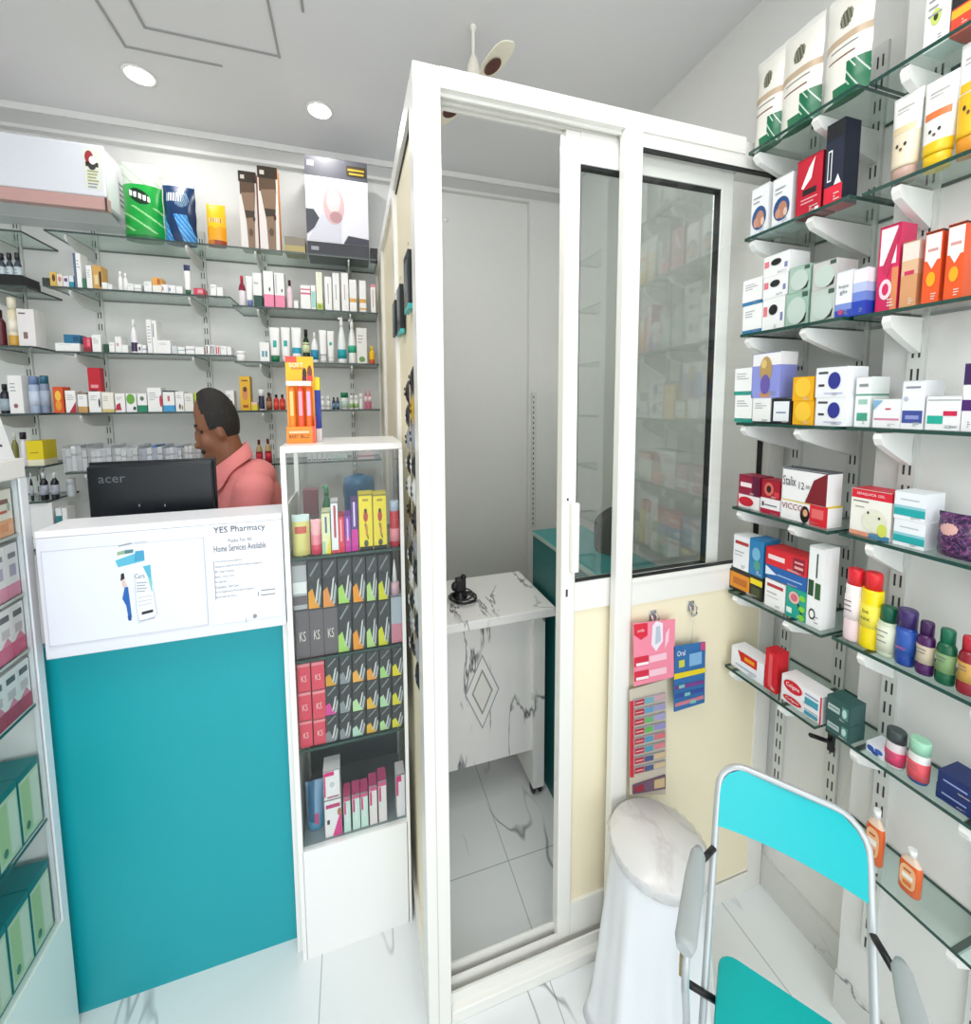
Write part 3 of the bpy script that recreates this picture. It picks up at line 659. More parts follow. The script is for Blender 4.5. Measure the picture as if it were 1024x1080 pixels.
rcarton(2, 4, 899, 942, 514, 'square white carton with red header', base='#f2efe6', bands=((.8, 1, '#d92138'),), rects=((0, 0, .5, .09, '#e29a7c'), (.5, 0, 1, .09, '#3f86ad'), (.06, .72, .45, .75, '#8e9088'), (.12, .6, .35, .63, '#b0b2aa')), discs=((.62, .35, .3, .24, '#e3e4cf'), (.82, .2, .12, .14, '#d3dc5e'), (.46, .52, .03, .03, '#3a3c36'), (.74, .44, .03, .03, '#3a3c36')), texts=(('SENQUICK GEL', .5, .9, .7, '#f7e5e6', .06),), d=.06)
lo = rcarton(2, 4, 943.5, 977, 546, 'lower white carton with turquoise band', base='#eef2f5', rects=((0, .14, 1, .4, '#1fa6a8'), (0, .4, 1, .5, '#8fc9d6'), (.2, .7, .8, .74, '#b5bfcc')), d=.06)
rcarton(2, 4, 944.5, 978, 517, 'upper white carton with turquoise band', zb=top(lo), base='#eef2f5', rects=((0, .14, 1, .4, '#1fa6a8'), (0, .4, 1, .5, '#8fc9d6'), (.2, .7, .8, .74, '#b5bfcc')), d=.06)
def darkbag(u, v):
    q = math.sin(u * 31 + 3 * math.sin(v * 17)) + math.sin(v * 29 + 2 * math.sin(u * 23))
    if (u - .3) ** 2 / .03 + (v - .65) ** 2 / .015 < 1: return '#d9a9a2'
    return '#2a1838' if q < -.4 else '#5b2a5e' if q < .4 else '#7f4a78' if q < 1.2 else '#1f2350'
loc, w, h = rplace(2, 4, 980, 1046, 540, .012)
o = pouch_mesh(w, .07, h, darkbag, 40, 40).build('sachet_bag', None, loc, RRZ); reg(o, 'dark purple patterned bag', PH2[4], 980, 'bag', 'bags on the right wall')
# row 6
lo = rcarton(1, 5, 769.5, 805, 596, 'orange and black carton nearest the booth', base='#23231c', rects=((.04, .12, .64, .8, '#d98a1d'), (.14, .3, .56, .6, '#b5651b'), (.66, .62, 1, .86, '#e6d21f'), (.7, .1, .95, .5, '#3f4a2c')), d=.06)
rcarton(1, 5, 774.5, 791, 563, 'white carton with red word, upper left', zb=top(lo), base='#eeeff0', rects=((.1, .74, .95, .84, '#b43a3a'), (.1, .5, .7, .54, '#b5b8b4'), (.1, .4, .6, .44, '#c8cac6')), d=.06)
rcarton(1, 5, 791.5, 806, 567, 'blue carton with pale figures, upper left', zb=top(lo), base='#2c7fb4', discs=((.5, .6, .3, .18, '#7ab6d4'), (.6, .3, .25, .14, '#4f9b88')), d=.06)
lo1 = rcarton(1, 5, 807.5, 829, 609, 'white carton with red word under the red one', base='#f0f0ef', rects=((.1, .74, .9, .86, '#b4343a'), (.1, .5, .6, .56, '#b6b9b5'), (.1, .36, .7, .4, '#c8cac6')), d=.06)
lo2 = rcarton(1, 5, 830, 852, 617, 'teal and green carton with a magnifier print', base='#13a38f', discs=((.4, .68, .26, .2, '#e3b9ac'), (.4, .68, .17, .13, '#cf6a7c'), (.8, .75, .15, .1, '#7fcf3f'), (.8, .4, .15, .1, '#7fcf3f'), (.8, .12, .15, .1, '#7fcf3f')), tris=(([(.55, .52), (.62, .56), (.85, .2), (.78, .16)], '#10332e'),), rects=((.04, .12, .3, .3, '#e4f2ee'),), d=.06)
mid = rcarton(1, 5, 808, 852, 594, 'flat blue carton under the red one', zb=max(top(lo1), top(lo2)), base='#1a5fa8', rects=((.3, .4, .9, .5, '#9cc0e4'),), tris=(([(0, .9), (.3, .4), (0, .2)], '#dfe9f4'),), d=.06)
rcarton(1, 5, 808.5, 852.5, 576, 'flat red carton with white lettering', zb=top(mid), base='#d9232f', rects=((.06, .35, .48, .62, '#f6dcdc'), (.68, .1, .95, .9, '#8e1730'), (.72, .3, .92, .44, '#e9a6a6'), (.72, .6, .92, .7, '#e9a6a6')), d=.06)
rcarton(1, 5, 854.5, 871, 575, 'tall white carton with green blocks at the shelf end', base='#f1f3f2', rects=((.05, .38, .4, .58, '#1e4a2c'), (.5, .36, .85, .56, '#2d5d33'), (.5, .62, .6, .92, '#4a4f4d')), discs=((.4, .16, .22, .07, '#3f4346'), (.4, .16, .14, .045, '#f1f3f2')), d=.05)
rround(2, 5, 894.5, 913, 600, 'white spray can with red cap', 'can', 'spray_can', kind='can', body='#f4efee', cap='#e02030', bands=((0, .3, '#f0d9dc'),), label=(.3, .62, '#f2e6e6'), lines=3)
rround(2, 5, 911.5, 934, 604, 'yellow spray can with red cap', 'can', 'spray_can', kind='can', body='#f5dc10', cap='#e2232c', label=(.28, .58, '#f3e44e'), texts=(('be', .5, .3, '#1c1a12'), ('tex', .4, .45, '#1c1a12')), capr=.8)
rround(2, 5, 928, 949, 640, 'cream-labelled bottle with green cap', 'bottle', 'lotion_bottle', kind='jar', body='#cfd8bd', cap='#0f5e45', label=(.1, .62, '#dfe3cb'), lines=3, capr=.8)
rround(2, 5, 948, 969, 643, 'blue bottle with yellow band', 'bottle', 'talc_bottle', kind='jar', body='#20459c', cap='#3c2a66', label=(.2, .64, '#2b57ad'), bands=((.46, .6, '#e9b23a'),), texts=(('WO', .32, .5, '#e9678a'),))
rround(2, 5, 969, 989, 656, 'purple bottle with waist', 'bottle', 'shampoo_bottle', kind='waist', body='#4a1b58', cap='#3d1850', label=(.22, .56, '#c8b9a2'), lines=2)
rround(2, 5, 990, 1012, 664, 'dark green bottle with waist', 'bottle', 'shampoo_bottle', kind='waist', body='#0e5b3c', cap='#0f6a4c', label=(.22, .56, '#7fa06a'), lines=2)
rround(2, 5, 1013, 1036, 672, 'dark red bottle with waist', 'bottle', 'shampoo_bottle', kind='waist', body='#8e1a2c', cap='#c21f36', label=(.22, .56, '#c79a4a'), lines=2)
# row 7
rcarton(1, 6, 772, 807, 680, 'white toothpaste carton with red and orange flash', base='#eef0f4', rects=((.3, .5, .8, .95, '#cf2018'), (.42, .62, .72, .8, '#f0a020'), (.15, .2, .8, .26, '#a8b4cc')), tris=(([(.2, .95), (.34, .5), (.3, .95)], '#cf2018'),), d=.05, name='toothpaste_carton')
rcarton(1, 6, 808, 821, 683, 'narrow red upright carton', base='#cf1a28', rects=((.3, .08, .6, .9, '#e25a5e'),), d=.04)
kc = dict(base='#f2f0f1', discs=((.3, .55, .24, .36, '#cf1a2c'),), texts=(('Colgate', .3, .56, .34, '#ffffff', .3),), rects=((.6, .1, .92, .5, '#3f9ab0'), (.6, .6, .92, .72, '#9aa9c0'), (.96, 0, 1, 1, '#c9303c')), d=.05, name='toothpaste_carton')
lo = rcarton(1, 6, 824, 868, 727, 'lower white toothpaste carton with red oval', **kc); rcarton(1, 6, 825, 869, 710, 'upper white toothpaste carton with red oval', zb=top(lo), **kc)
kd = dict(base='#2f5653', rects=((.05, .3, .55, .62, '#aebfbb'), (.1, .44, .5, .5, '#54706c'), (.64, .2, .9, .8, '#4f8a80')), discs=((.76, .5, .09, .22, '#b9d6cd'),), d=.05, name='toothpaste_carton')
lo = rcarton(1, 6, 872, 898, 752, 'lower dark green-grey toothpaste carton', **kd); rcarton(1, 6, 873, 899, 732, 'upper dark green-grey toothpaste carton', zb=top(lo), **kd)
rcarton(2, 6, 914, 934, 781, 'small blue and white patterned carton', base='#e6eaf0', discs=((.25, .5, .2, .3, '#3457a8'), (.7, .6, .22, .25, '#3d62b4'), (.5, .25, .2, .2, '#2f4f9c')), d=.05)
rround(2, 6, 936, 957, 770, 'clear jar with pink label and dark cap', 'jar', 'lotion_jar', kind='jar', body='#d9cfd2', cap='#3c4648', label=(.08, .45, '#d3406a'), lines=2)
rround(2, 6, 960, 983, 780, 'clear jar with red label and mint cap', 'jar', 'lotion_jar', kind='jar', body='#e3e3e0', cap='#9fd6b8', label=(.08, .5, '#e2555f'), bands=((0, .1, '#2c4f8a'),), lines=2)
kz = dict(base='#182a63', rects=((.15, .4, .8, .52, '#8d9cc9'),), d=.06)
lo = rcarton(2, 6, 987, 1030, 838, 'bottom navy carton of three stacked', **kz); lo = rcarton(2, 6, 988, 1031, 824.5, 'middle navy carton of three stacked', zb=top(lo), **kz); rcarton(2, 6, 990, 1032, 811, 'top navy carton of three stacked', zb=top(lo), **kz)
# row 8
AMBER = M('#e5671a', .2, coat=.4)
for pl, pr, pt, dsc in ((918, 938, 853, 'flat orange antiseptic bottle partly behind the chair back'), (953, 978, 895, 'flat orange antiseptic bottle in the open')):
    loc, w, h = rplace(2, 7, pl, pr, pt, .03, True)
    r = root('antiseptic_bottle', '', 'bottle', loc, RRZ)
    b = MB(); sy = .55; prf = [(.86, 0), (1, .04), (1, .6), (.9, .7), (.5, .8), (.32, .84), (.32, .86)]
    b.loft([ellring(q * w / 2, q * w / 2 * sy, z * h, 24, w / 2 * sy, .7) for q, z in prf], None, mats=[M('#e0601a', .2, coat=.4)] * 3 + [M('#e8cdb8', .2)] * 3); b.build('bottle_body', r)
    b = MB(); b.lathe([(.3 * w / 2 * 1.3, .855 * h), (.3 * w / 2 * 1.3, h)], M('#f4f4f2'), c=(0, w / 2 * sy), n=16); b.build('cap', r)
    b = MB(); b.face([(w * .36 * math.copysign(abs(math.cos(a)) ** .6, math.cos(a)), -.0012, h * (.40 + .26 * math.copysign(abs(math.sin(a)) ** .6, math.sin(a)))) for a in [2 * PI * k / 24 for k in range(24)]], M('#f0b98a'))
    b.rect(-w * .24, .36 * h, w * .24, .46 * h, -.0016, M('#f7efe6')); b.rect(-w * .2, .2 * h, w * .2, .3 * h, -.0016, M('#d9772e')); b.rect(-w * .2, .52 * h, w * .14, .56 * h, -.0016, M('#b4501a')); b.build('label', r)
    reg(r, dsc, PH2[7], pl, 'bottle', 'orange bottles on the bottom right shelf')

# ------------------------------------------------------------------ back wall shelves
YS = 2.06     # shelf front
BD = YB - YS
# (left x, right x, z, label)
RAIL_PX = ((33, 400, 'behind the far-left shelves'), (107, 340, 'left of the red upright box'), (217, 330, 'above the head of the man'), (281, 330, 'right of the man, behind the pink cartons'), (369, 330, 'nearest the booth on the back wall'))
for px, py, lab in RAIL_PX:
    p = at(px, py, y=YB); wall_rail(p.x, YB, .45, 2.45, 0, 'slotted shelf rail on the back wall ' + lab)
def railx(k): return at(RAIL_PX[k][0], RAIL_PX[k][1], y=YB).x
B0, B1, B2 = (-1.75, -1.215), (-1.145, -.50), (-.495, .14)
BROWS = {  # name: (span, z, phrase)
    'a1': (B0, 2.312), 'a2': (B0, 2.101), 'a3': (B0, 1.868), 'a4': (B0, 1.599), 'a5': (B0, 1.384), 'a6': (B0, 1.238), 'a7': (B0, 1.04),
    'b1': ((-1.145, .14), 2.327), 'b2': (B1, 2.108), 'b3': (B1, 1.851), 'b4': (B1, 1.600), 'b5': (B1, 1.352),
    'c2': (B2, 2.073), 'c3': (B2, 1.826), 'c4': (B2, 1.602), 'c5': (B2, 1.352)}
BPH = {}
NTH = {'1': 'top', '2': 'second', '3': 'third', '4': 'fourth', '5': 'fifth', '6': 'sixth', '7': 'seventh'}
for k, (sp, z) in BROWS.items():
    where = {'a': 'far-left back', 'b': 'left back', 'c': 'right back'}[k[0]]
    if k == 'b1': where = 'wide back'
    BPH[k] = f'on {NTH[k[1]]} {where} shelf'
    brs = [railx(j) - sp[0] for j in range(5) if sp[0] + .02 < railx(j) < sp[1] - .02]
    if k[0] == 'a' : brs.append(.1)
    shelf((sp[0], YB, z), 0, sp[1] - sp[0], BD, f'grey-edged glass shelf on the back wall, {NTH[k[1]]} {where} one', brs, EDGEB, M('#d3d5d2', .4), .052, 'glass shelves on the back wall')
def bplace(row, pl, pr, pt, inset=.015, zb=None):
    yf = YS + inset; z = BROWS[row][1] if zb is None else zb
    pm = (pt + proj(at(pl, pt, y=yf).xy.to_3d() + Vector((0, 0, z)))[1]) / 2
    a = at(pl, pm, y=yf); c = at(pr, pm, y=yf); t = at((pl + pr) / 2, pt, y=yf)
    return Vector(((a.x + c.x) / 2, yf, z + .0004)), c.x - a.x, t.z - z
def bcarton(row, pl, pr, pt, desc, d=.05, inset=.015, zb=None, cat='box', name='carton', **kw):
    loc, w, h = bplace(row, pl, pr, pt, inset, zb); d = min(d, YB - .014 - loc.y)
    if h < .012: h = .012
    o = carton_mesh(w * .97, d, h, **kw).build(name, None, loc, 0); o['_top'] = loc.z + h
    return reg(o, desc, BPH[row], pl, cat, 'cartons on the back wall shelves')
def bbottle(row, pl, pr, pt, desc, cat='bottle', name='medicine_bottle', inset=.015, **kw):
    loc, w, h = bplace(row, pl, pr, pt, inset); r = root(name, '', cat, loc, 0); kw.setdefault('n', 14)
    bottle_parts(r, w * .95, h, **kw); return reg(r, desc, BPH[row], pl, cat, 'bottles on the back wall shelves')
def btube(row, pl, pr, pt, desc, **kw):
    loc, w, h = bplace(row, pl, pr, pt); r = root('cosmetic_tube', '', 'tube', loc, 0); tube_parts(r, w * .95, .04, h, **kw)
    return reg(r, desc, BPH[row], pl, 'tube', 'tubes on the back wall shelves')
# top wide shelf
def greenbag(u, v):
    if v > .70: return '#c6d1c2' if (u * 3 + v * 7) % 1 < .8 else '#aebda9'
    if (u - .5) ** 2 / .07 + (v - .54 + (u - .5) * .15) ** 2 / .009 < 1:
        return '#f3f5f0' if abs(v - .545 + (u - .5) * .15) < .035 and (u * 9) % 1 > .3 else '#10301c'
    if math.sin(v * 40 + u * 12) > .86 and .1 < v < .42: return '#9fdc9a'
    if v < .06: return '#0d7a33'
    return '#14a23e'
def bluebag(u, v):
    if v > .93: return '#c3d4d8'
    if .66 < v < .80 and .15 < u < .62: return '#e8eef2' if (u * 12) % 1 > .35 else '#12345c'
    if (u - .62) ** 2 / .05 + (v - .70) ** 2 / .02 < 1 and v < .84: return '#8aa6bc' if (u * 19 + v * 13) % 1 > .5 else '#1c4a72'
    if v < .44 and math.sin(u * 9 + v * 6) > -.2: return '#2f8fd8' if (u * 7 + v * 11) % 1 > .25 else '#8cc6f0'
    return '#0f3360'
for pl, pr, pt, fn, dsc, nm in ((124, 168, 168, greenbag, 'green and white bag with an oval emblem', 'diaper_bag'), (168, 204, 188, bluebag, 'dark and light blue bag beside the green one', 'diaper_bag')):
    loc, w, h = bplace('b1', pl, pr, pt, .01); o = pouch_mesh(w * .95, .08, h, fn, 64, 84).build(nm, None, loc, 0); reg(o, dsc, BPH['b1'], pl, 'bag', 'large bags on the top back shelf')
def yellowpk(u, v):
    if .55 < v < .67 and .15 < u < .85: return '#f6d9a0' if (u * 8) % 1 > .4 else '#c77a12'
    if (u - .5) ** 2 / .12 + (v - .66) ** 2 / .06 < 1: return '#ffc81a'
    if v < .14: return '#a8431c' if u > .4 else '#d9822c'
    return '#f5a81c' if v < .45 else '#fbc61c'
loc, w, h = bplace('b1', 217, 237, 214, .015); o = pouch_mesh(w, .04, h, yellowpk, 30, 44).build('yellow_packet', None, loc, 0); reg(o, 'small yellow packet with orange base', BPH['b1'], 217, 'packet', 'packets on the top back shelf')
def legbox(pl, pr, pt, dsc, inset):
    bcarton('b1', pl, pr, pt, dsc, inset=inset, d=.06, base='#e6e0da', bands=((.86, 1, '#33281f'),), side='#e08a26',
            rects=((.06, .70, .92, .86, '#5b4635'), (.12, .9, .34, .95, '#cfc6ba')), tris=(([(.12, .72), (.92, .74), (.84, .45), (.80, .0), (.42, .0), (.36, .36)], '#8a6f5a'), ([(.28, .5), (.86, .5), (.82, .42), (.36, .4)], '#3c3027')), discs=((.6, .22, .12, .05, '#5a4636'), (.8, .4, .07, .04, '#4a2a26')), name='knee_support_box')
legbox(252.5, 271.5, 181, 'tall white and brown leg-support box, left of pair,', .022); legbox(272.5, 294, 176, 'tall white and brown leg-support box, right of pair,', .012)
bcarton('b1', 300, 322, 250, 'low grey-gold carton beside the large massager box', base='#8a8274', bands=((0, .45, '#b3a36a'),), d=.08)
bcarton('b1', 321.5, 389, 168, 'large white and black box with a pink device print', d=.14, inset=.005, base='#e7e6ec', bands=((.8, 1, '#55565e'), (0, .13, '#35363d')), name='massager_box',
        rects=((.04, .9, .14, .95, '#c9c9d0'), (.66, .84, .98, .95, '#3c3420'), (.68, .9, .95, .92, '#c9a83a'), (.7, .86, .94, .88, '#c9a83a'), (.06, .04, .18, .08, '#a0a0a8')),
        tris=(([(.0, .46), (.12, .46), (.24, .34), (.0, .2)], '#4a4b55'), ([(.02, .14), (.55, .14), (.55, .4), (.24, .42)], '#d3d3de'), ([(.58, .13), (1, .13), (1, .2), (.66, .22)], '#3b3c48')), discs=((.44, .52, .17, .2, '#d8b4b6'), (.44, .56, .11, .12, '#e9cfd0'), (.47, .4, .1, .06, '#b88e90')))
bcarton('b1', 390.5, 398.5, 262, 'tiny black carton beside the booth wall', base='#121212', d=.05)
# second left
Ls = [  # pl, pr, pt, desc, kw
 (44.5, 52, 293, 'low charcoal carton', dict(base='#2f3a3a')), (52.5, 59.5, 287, 'yellow carton with dark print', dict(base='#d9b45c', discs=((.6, .6, .25, .25, '#5a3c20'),))),
 (60, 66, 289, 'cream carton with pink print', dict(base='#e6dccb', discs=((.5, .6, .3, .2, '#c8848c'),))), (66.5, 72.5, 291, 'white carton with violet print', dict(base='#e3e1e8', rects=((.2, .5, .8, .8, '#6b4a7c'),))),
 (73, 77.5, 291, 'teal and white carton', dict(base='#dfe8ea', bands=((0, .5, '#2a93a8'),))), (77.8, 80.2, 267, 'thin slate-blue upright carton', dict(base='#5a6b8c')), (80.5, 85.5, 267, 'tall white carton', dict(lines=3)),
 (87, 90.5, 294, 'small green carton', dict(base='#3f7a5c')), (91, 97, 280, 'tall plain white carton', dict(lines=4)), (97.5, 107, 280, 'tan carton with dark figure', dict(base='#d2a45a', rects=((.75, .1, .98, .75, '#3a2419'), (.2, .2, .6, .6, '#e8cfa0')))),
 (107.5, 113, 298, 'small white carton left of a bottle', {}), (113.5, 118, 300, 'small white carton with grey line', dict(lines=2)), (134.5, 141, 299, 'small flat white carton', dict(lines=2)), (141.5, 149, 300, 'flat white carton with grey band', dict(bands=((.3, .5, '#c9cdd2'),))),
 (152, 160, 297, 'white carton before the orange one', dict(lines=2)), (160.5, 170, 293, 'orange and white carton', dict(base='#f0ece6', bands=((.5, 1, '#e8a850'),), discs=((.75, .75, .2, .2, '#b86a3a'),))), (170.5, 177, 300, 'flat white carton with red mark', dict(rects=((.1, .3, .3, .7, '#b5485a'),))),
 (177.5, 185, 301, 'flat white carton with blue mark', dict(rects=((.1, .3, .3, .7, '#5a78b0'),))), (185.5, 192.5, 302, 'flat white carton by the navy tube', {}), (204, 215, 304, 'low red and pink carton', dict(base='#cf4257', rects=((.4, .3, .9, .8, '#e8a2ac'),))),
 (222, 228, 300, 'white carton near shelf end', dict(lines=2)), (228.5, 235, 303, 'low white carton at shelf end', {})]
for pl, pr, pt, ds, kw in Ls: bcarton('b2', pl, pr, pt, ds, **kw)
bbottle('b2', 123.5, 128.5, 286, 'white bottle, left of pair,', kind='slim'); bbottle('b2', 129, 134, 288, 'white bottle, right of pair,', kind='slim')
btube('b2', 193.5, 200.5, 279, 'white tube with navy top and green cap', cap='#1d6a4a', bands=((.8, 1.0, '#26305c'),))
# third left
L3 = [(58, 84.5, 362, 'long flat white carton', dict(lines=1)), (88, 96, 356, 'red carton with pink side', dict(base='#c92c44', bands=((0, .3, '#8f2436'),), rects=((.5, .4, .9, .9, '#e0788a'),))),
 (97, 106.5, 353, 'white carton with grey lines beside the red one', dict(lines=4)), (109, 114.5, 363, 'dark green carton', dict(base='#1d4a38')), (115, 121, 361, 'white carton right of the green one', dict(lines=2)), (121.5, 128, 355, 'taller white carton with rose mark', dict(rects=((.2, .4, .6, .6, '#d8a8b4'),))),
 (128.5, 135, 364, 'small white carton left of purple bottle', {}), (145, 149.5, 363, 'small white carton right of purple bottle', dict(rects=((.3, .3, .7, .7, '#3a3a44'),))), (150, 154, 364, 'little white carton with lilac line', dict(bands=((.4, .6, '#c2b8d8'),))),
 (155, 160, 337, 'tall white carton, left of pair,', dict(lines=6)), (160.5, 165.5, 338, 'tall white carton, right of pair,', dict(rects=((.2, .5, .4, .9, '#77777f'),))), (166, 180, 359, 'wide white carton', dict(lines=2)),
 (181, 187, 365, 'flat grey-white carton', dict(base='#d3d6d8')), (187.5, 195, 366, 'flat white carton with teal line', dict(bands=((.5, .62, '#7fb8b8'),))), (196, 205, 365, 'flat white carton with violet line', dict(bands=((.5, .62, '#a89cc0'),))), (205.5, 215, 366, 'flat plain white carton', {}),
 (217, 221, 364, 'white carton with dark red stripe', dict(rects=((.2, .1, .5, .9, '#7c1f30'),))), (221.5, 226.5, 364, 'white carton with two dark stripes', dict(rects=((.15, .1, .35, .9, '#3a3a42'), (.6, .1, .8, .9, '#3a3a42')))), (227, 232, 365, 'white carton with scarlet stripes', dict(rects=((.15, .1, .4, .9, '#cf2f3c'), (.6, .1, .85, .9, '#cf2f3c')))), (232.5, 239, 365, 'white carton next to shelf end', dict(lines=2)), (239.5, 244, 366, 'narrow white carton at shelf end', {})]
for pl, pr, pt, ds, kw in L3:
    o = bcarton('b3', pl, pr, pt, ds, **kw)
    if 'long flat' in ds: bcarton('b3', 67, 84, 353, 'blue carton on top of a long white one', zb=top(o), base='#1f6f96', rects=((.6, .2, .95, .8, '#174f70'),))
bbottle('b3', 136.5, 143.5, 337, 'white and purple pump bottle', kind='slim', body='#f0eef2', bands=((.05, .32, '#3d2a52'),), cap='#f2f2f2')
# fourth left
L4 = [(56, 67, 408, 'orange and yellow carton', dict(base='#d8531f', discs=((.5, .65, .3, .2, '#f0c34a'), (.5, .28, .3, .2, '#e89a2c')))), (69, 80, 412, 'white carton with red lower corner', dict(tris=(([(.3, 0), (1, 0), (1, .5)], '#b3203a'),), lines=3)),
 (82, 92, 414, 'white carton with tan base', dict(bands=((0, .3, '#c89a5c'), (.9, 1, '#8a7c70')), lines=2)), (93.5, 106.5, 413, 'white carton with black leaf', dict(discs=((.88, .45, .08, .22, '#15161a'),), lines=3)), (107.5, 120, 414, 'cream carton with gold base', dict(base='#efece0', bands=((0, .16, '#d8c27a'),), lines=3)),
 (121.5, 132, 415, 'white carton with crimson print', dict(tris=(([(.0, .1), (.6, .1), (.5, .5), (.1, .4)], '#b8203f'),), lines=2)), (133, 144, 415, 'white carton with leaf-green top', dict(discs=((.45, .7, .42, .28, '#6aa83a'), (.8, .2, .15, .1, '#3a2f4a')))), (145, 155, 415, 'white carton with emerald base', dict(bands=((0, .36, '#128a62'),), discs=((.5, .72, .22, .12, '#5a7a5e'),))),
 (155.5, 170.5, 409, 'large white carton with red curve', dict(discs=((.95, .45, .1, .25, '#c23050'),), lines=4)), (172, 184, 412, 'white carton with sky-blue base', dict(bands=((0, .3, '#3fa0d8'), (.93, 1, '#3a3f48')), rects=((.4, .5, .6, .75, '#c86a70'),))), (185, 194, 413, 'white carton with tiny figures', dict(discs=((.5, .25, .12, .14, '#6a5c50'), (.8, .2, .1, .12, '#b08a5c')), lines=2)), (194.5, 204, 415, 'cream-white carton left of the man', dict(base='#ecebe2', lines=3)),
 (205, 214, 414, 'lime carton behind the head of the man', dict(base='#e8ead8', bands=((.45, 1, '#b7cf3a'),))), (238, 247, 412, 'white carton just right of the head of the man', dict(rects=((.55, .0, .8, .5, '#4a4f3c'),), lines=2))]
for pl, pr, pt, ds, kw in L4: bcarton('b4', pl, pr, pt, ds, **kw)
bcarton('b4', 93.5, 107, 388, 'tall red carton standing behind white ones', inset=.056, base='#c5132c', rects=((.2, .25, .7, .5, '#2a0d12'), (.2, .55, .8, .62, '#e89aa4')), d=.03)
# fifth left: clear trays of strips
yt = YS + .02
TR = [(66, 92, '#cfd2d8', 'clear tray of grey strips, leftmost'), (92.5, 118, '#e3e5ea', 'clear tray of silver strips'), (118.5, 146, '#dfe6ea', 'clear tray of pale strips'), (146.5, 172, '#4f86c6', 'clear tray of blue and white packs'), (172.5, 192, '#c9d2ee', 'clear tray of lilac packs with blue edge'), (192.5, 212, '#e6e3dd', 'clear tray of white packs beside the man')]
for pl, pr, c, ds in TR:
    loc, w, h = bplace('b5', pl, pr, 470, .02)
    r = root('medicine_tray', '', 'tray', loc, 0)
    b = MB(); t = .0015
    b.box(-w / 2, w / 2, 0, t, 0, h * .9, FILM); b.box(-w / 2, w / 2, .12 - t, .12, 0, h, FILM); b.box(-w / 2, -w / 2 + t, t, .12 - t, 0, h, FILM); b.box(w / 2 - t, w / 2, t, .12 - t, 0, h, FILM); b.box(-w / 2, w / 2, 0, .12, 0, t, FILM)
    b.build('tray_shell', r); reg(r, ds, BPH['b5'], pl, 'tray', 'clear trays on the fifth back shelf')
    for k in range(4):
        kx = -w / 2 + w * (.16 + .22 * k); hh = h * random.uniform(.72, .98)
        o = carton_mesh(w * .18, .09, hh, base=[c, '#eef0f2', darker(c, .85), '#d9dde2'][k], bands=((.6, .7, darker(c, .6)),)).build('tablet_pack', None, loc + Vector((kx, .012, .002)), 0)
        reg(o, f'{("first", "second", "third", "fourth")[k]} small pack from the left', 'in the ' + ds.split(",")[0].split(' with')[0].split(' beside')[0], pl + k, 'packet', 'packs in the clear trays')
# second right
C2 = [(267, 276, 288, 'white carton with dark green base', dict(bands=((0, .34, '#12483a'),), texts=(('RX', .4, .7, .5, '#3a4a48'),))), (278, 288.5, 286, 'white and pink tall carton, left of pair,', dict(bands=((0, .36, '#f08aac'),), discs=((.6, .5, .08, .06, '#1d1d22'),))), (289.5, 300, 288, 'white and pink tall carton, right of pair,', dict(bands=((0, .36, '#f08aac'),), rects=((.1, .4, .25, .95, '#cfcdd2'),), discs=((.75, .5, .07, .05, '#1d1d22'),))),
 (310, 314.5, 317, 'tiny white carton', {}), (317, 327.5, 301, 'white carton with two pink bands', dict(bands=((.62, .7, '#d8688a'), (.8, .86, '#d8688a')), lines=0)), (328, 333, 301, 'narrow white carton with mint stripe', dict(rects=((.1, .1, .9, .75, '#9cd8cc'),))), (333.5, 340, 287, 'tall cream carton with lime base', dict(base='#f0efd9', bands=((0, .18, '#b9cf5c'),), discs=((.5, .1, .3, .05, '#86a832'),))),
 (342.5, 350, 292, 'tall white carton with grey lettering', dict(rects=((.4, .2, .55, .8, '#b3b3bb'),))), (351, 358, 288, 'tall white carton, left of two tallest', dict(rects=((.4, .3, .52, .7, '#a8a8b2'),))), (360, 367.5, 288, 'tall white carton, right of two tallest', dict(rects=((.4, .3, .52, .7, '#c2a8ae'),))), (368.5, 376, 295, 'white carton with gold bands, left of pair,', dict(bands=((0, .14, '#f0efea'), (.3, .42, '#e0a850')))), (379, 386, 296, 'white carton with gold bands, right of pair,', dict(bands=((.3, .42, '#e0a850'), (.08, .14, '#e0a850')))), (391, 396, 300, 'narrow white and pink carton by the booth', dict(bands=((.9, 1, '#e08a9c'),), rects=((.35, .2, .6, .8, '#d8b4bc'),)))]
for pl, pr, pt, ds, kw in C2: bcarton('c2', pl, pr, pt, ds, **kw)
bbottle('c2', 250.5, 258.5, 290, 'white bottle with red neck and cap', kind='slim', body='#efe9ec', bands=((.5, .8, '#8c1838'),), cap='#cf1f3c', capr=.42)
btube('c2', 259, 266.5, 291, 'white tube with slate-blue cap', cap='#6f7fb8', capf=.2)
bbottle('c2', 302, 308.5, 295, 'pale pink bottle with dark cap', kind='round', body='#f2d9e2', cap='#3a1420')
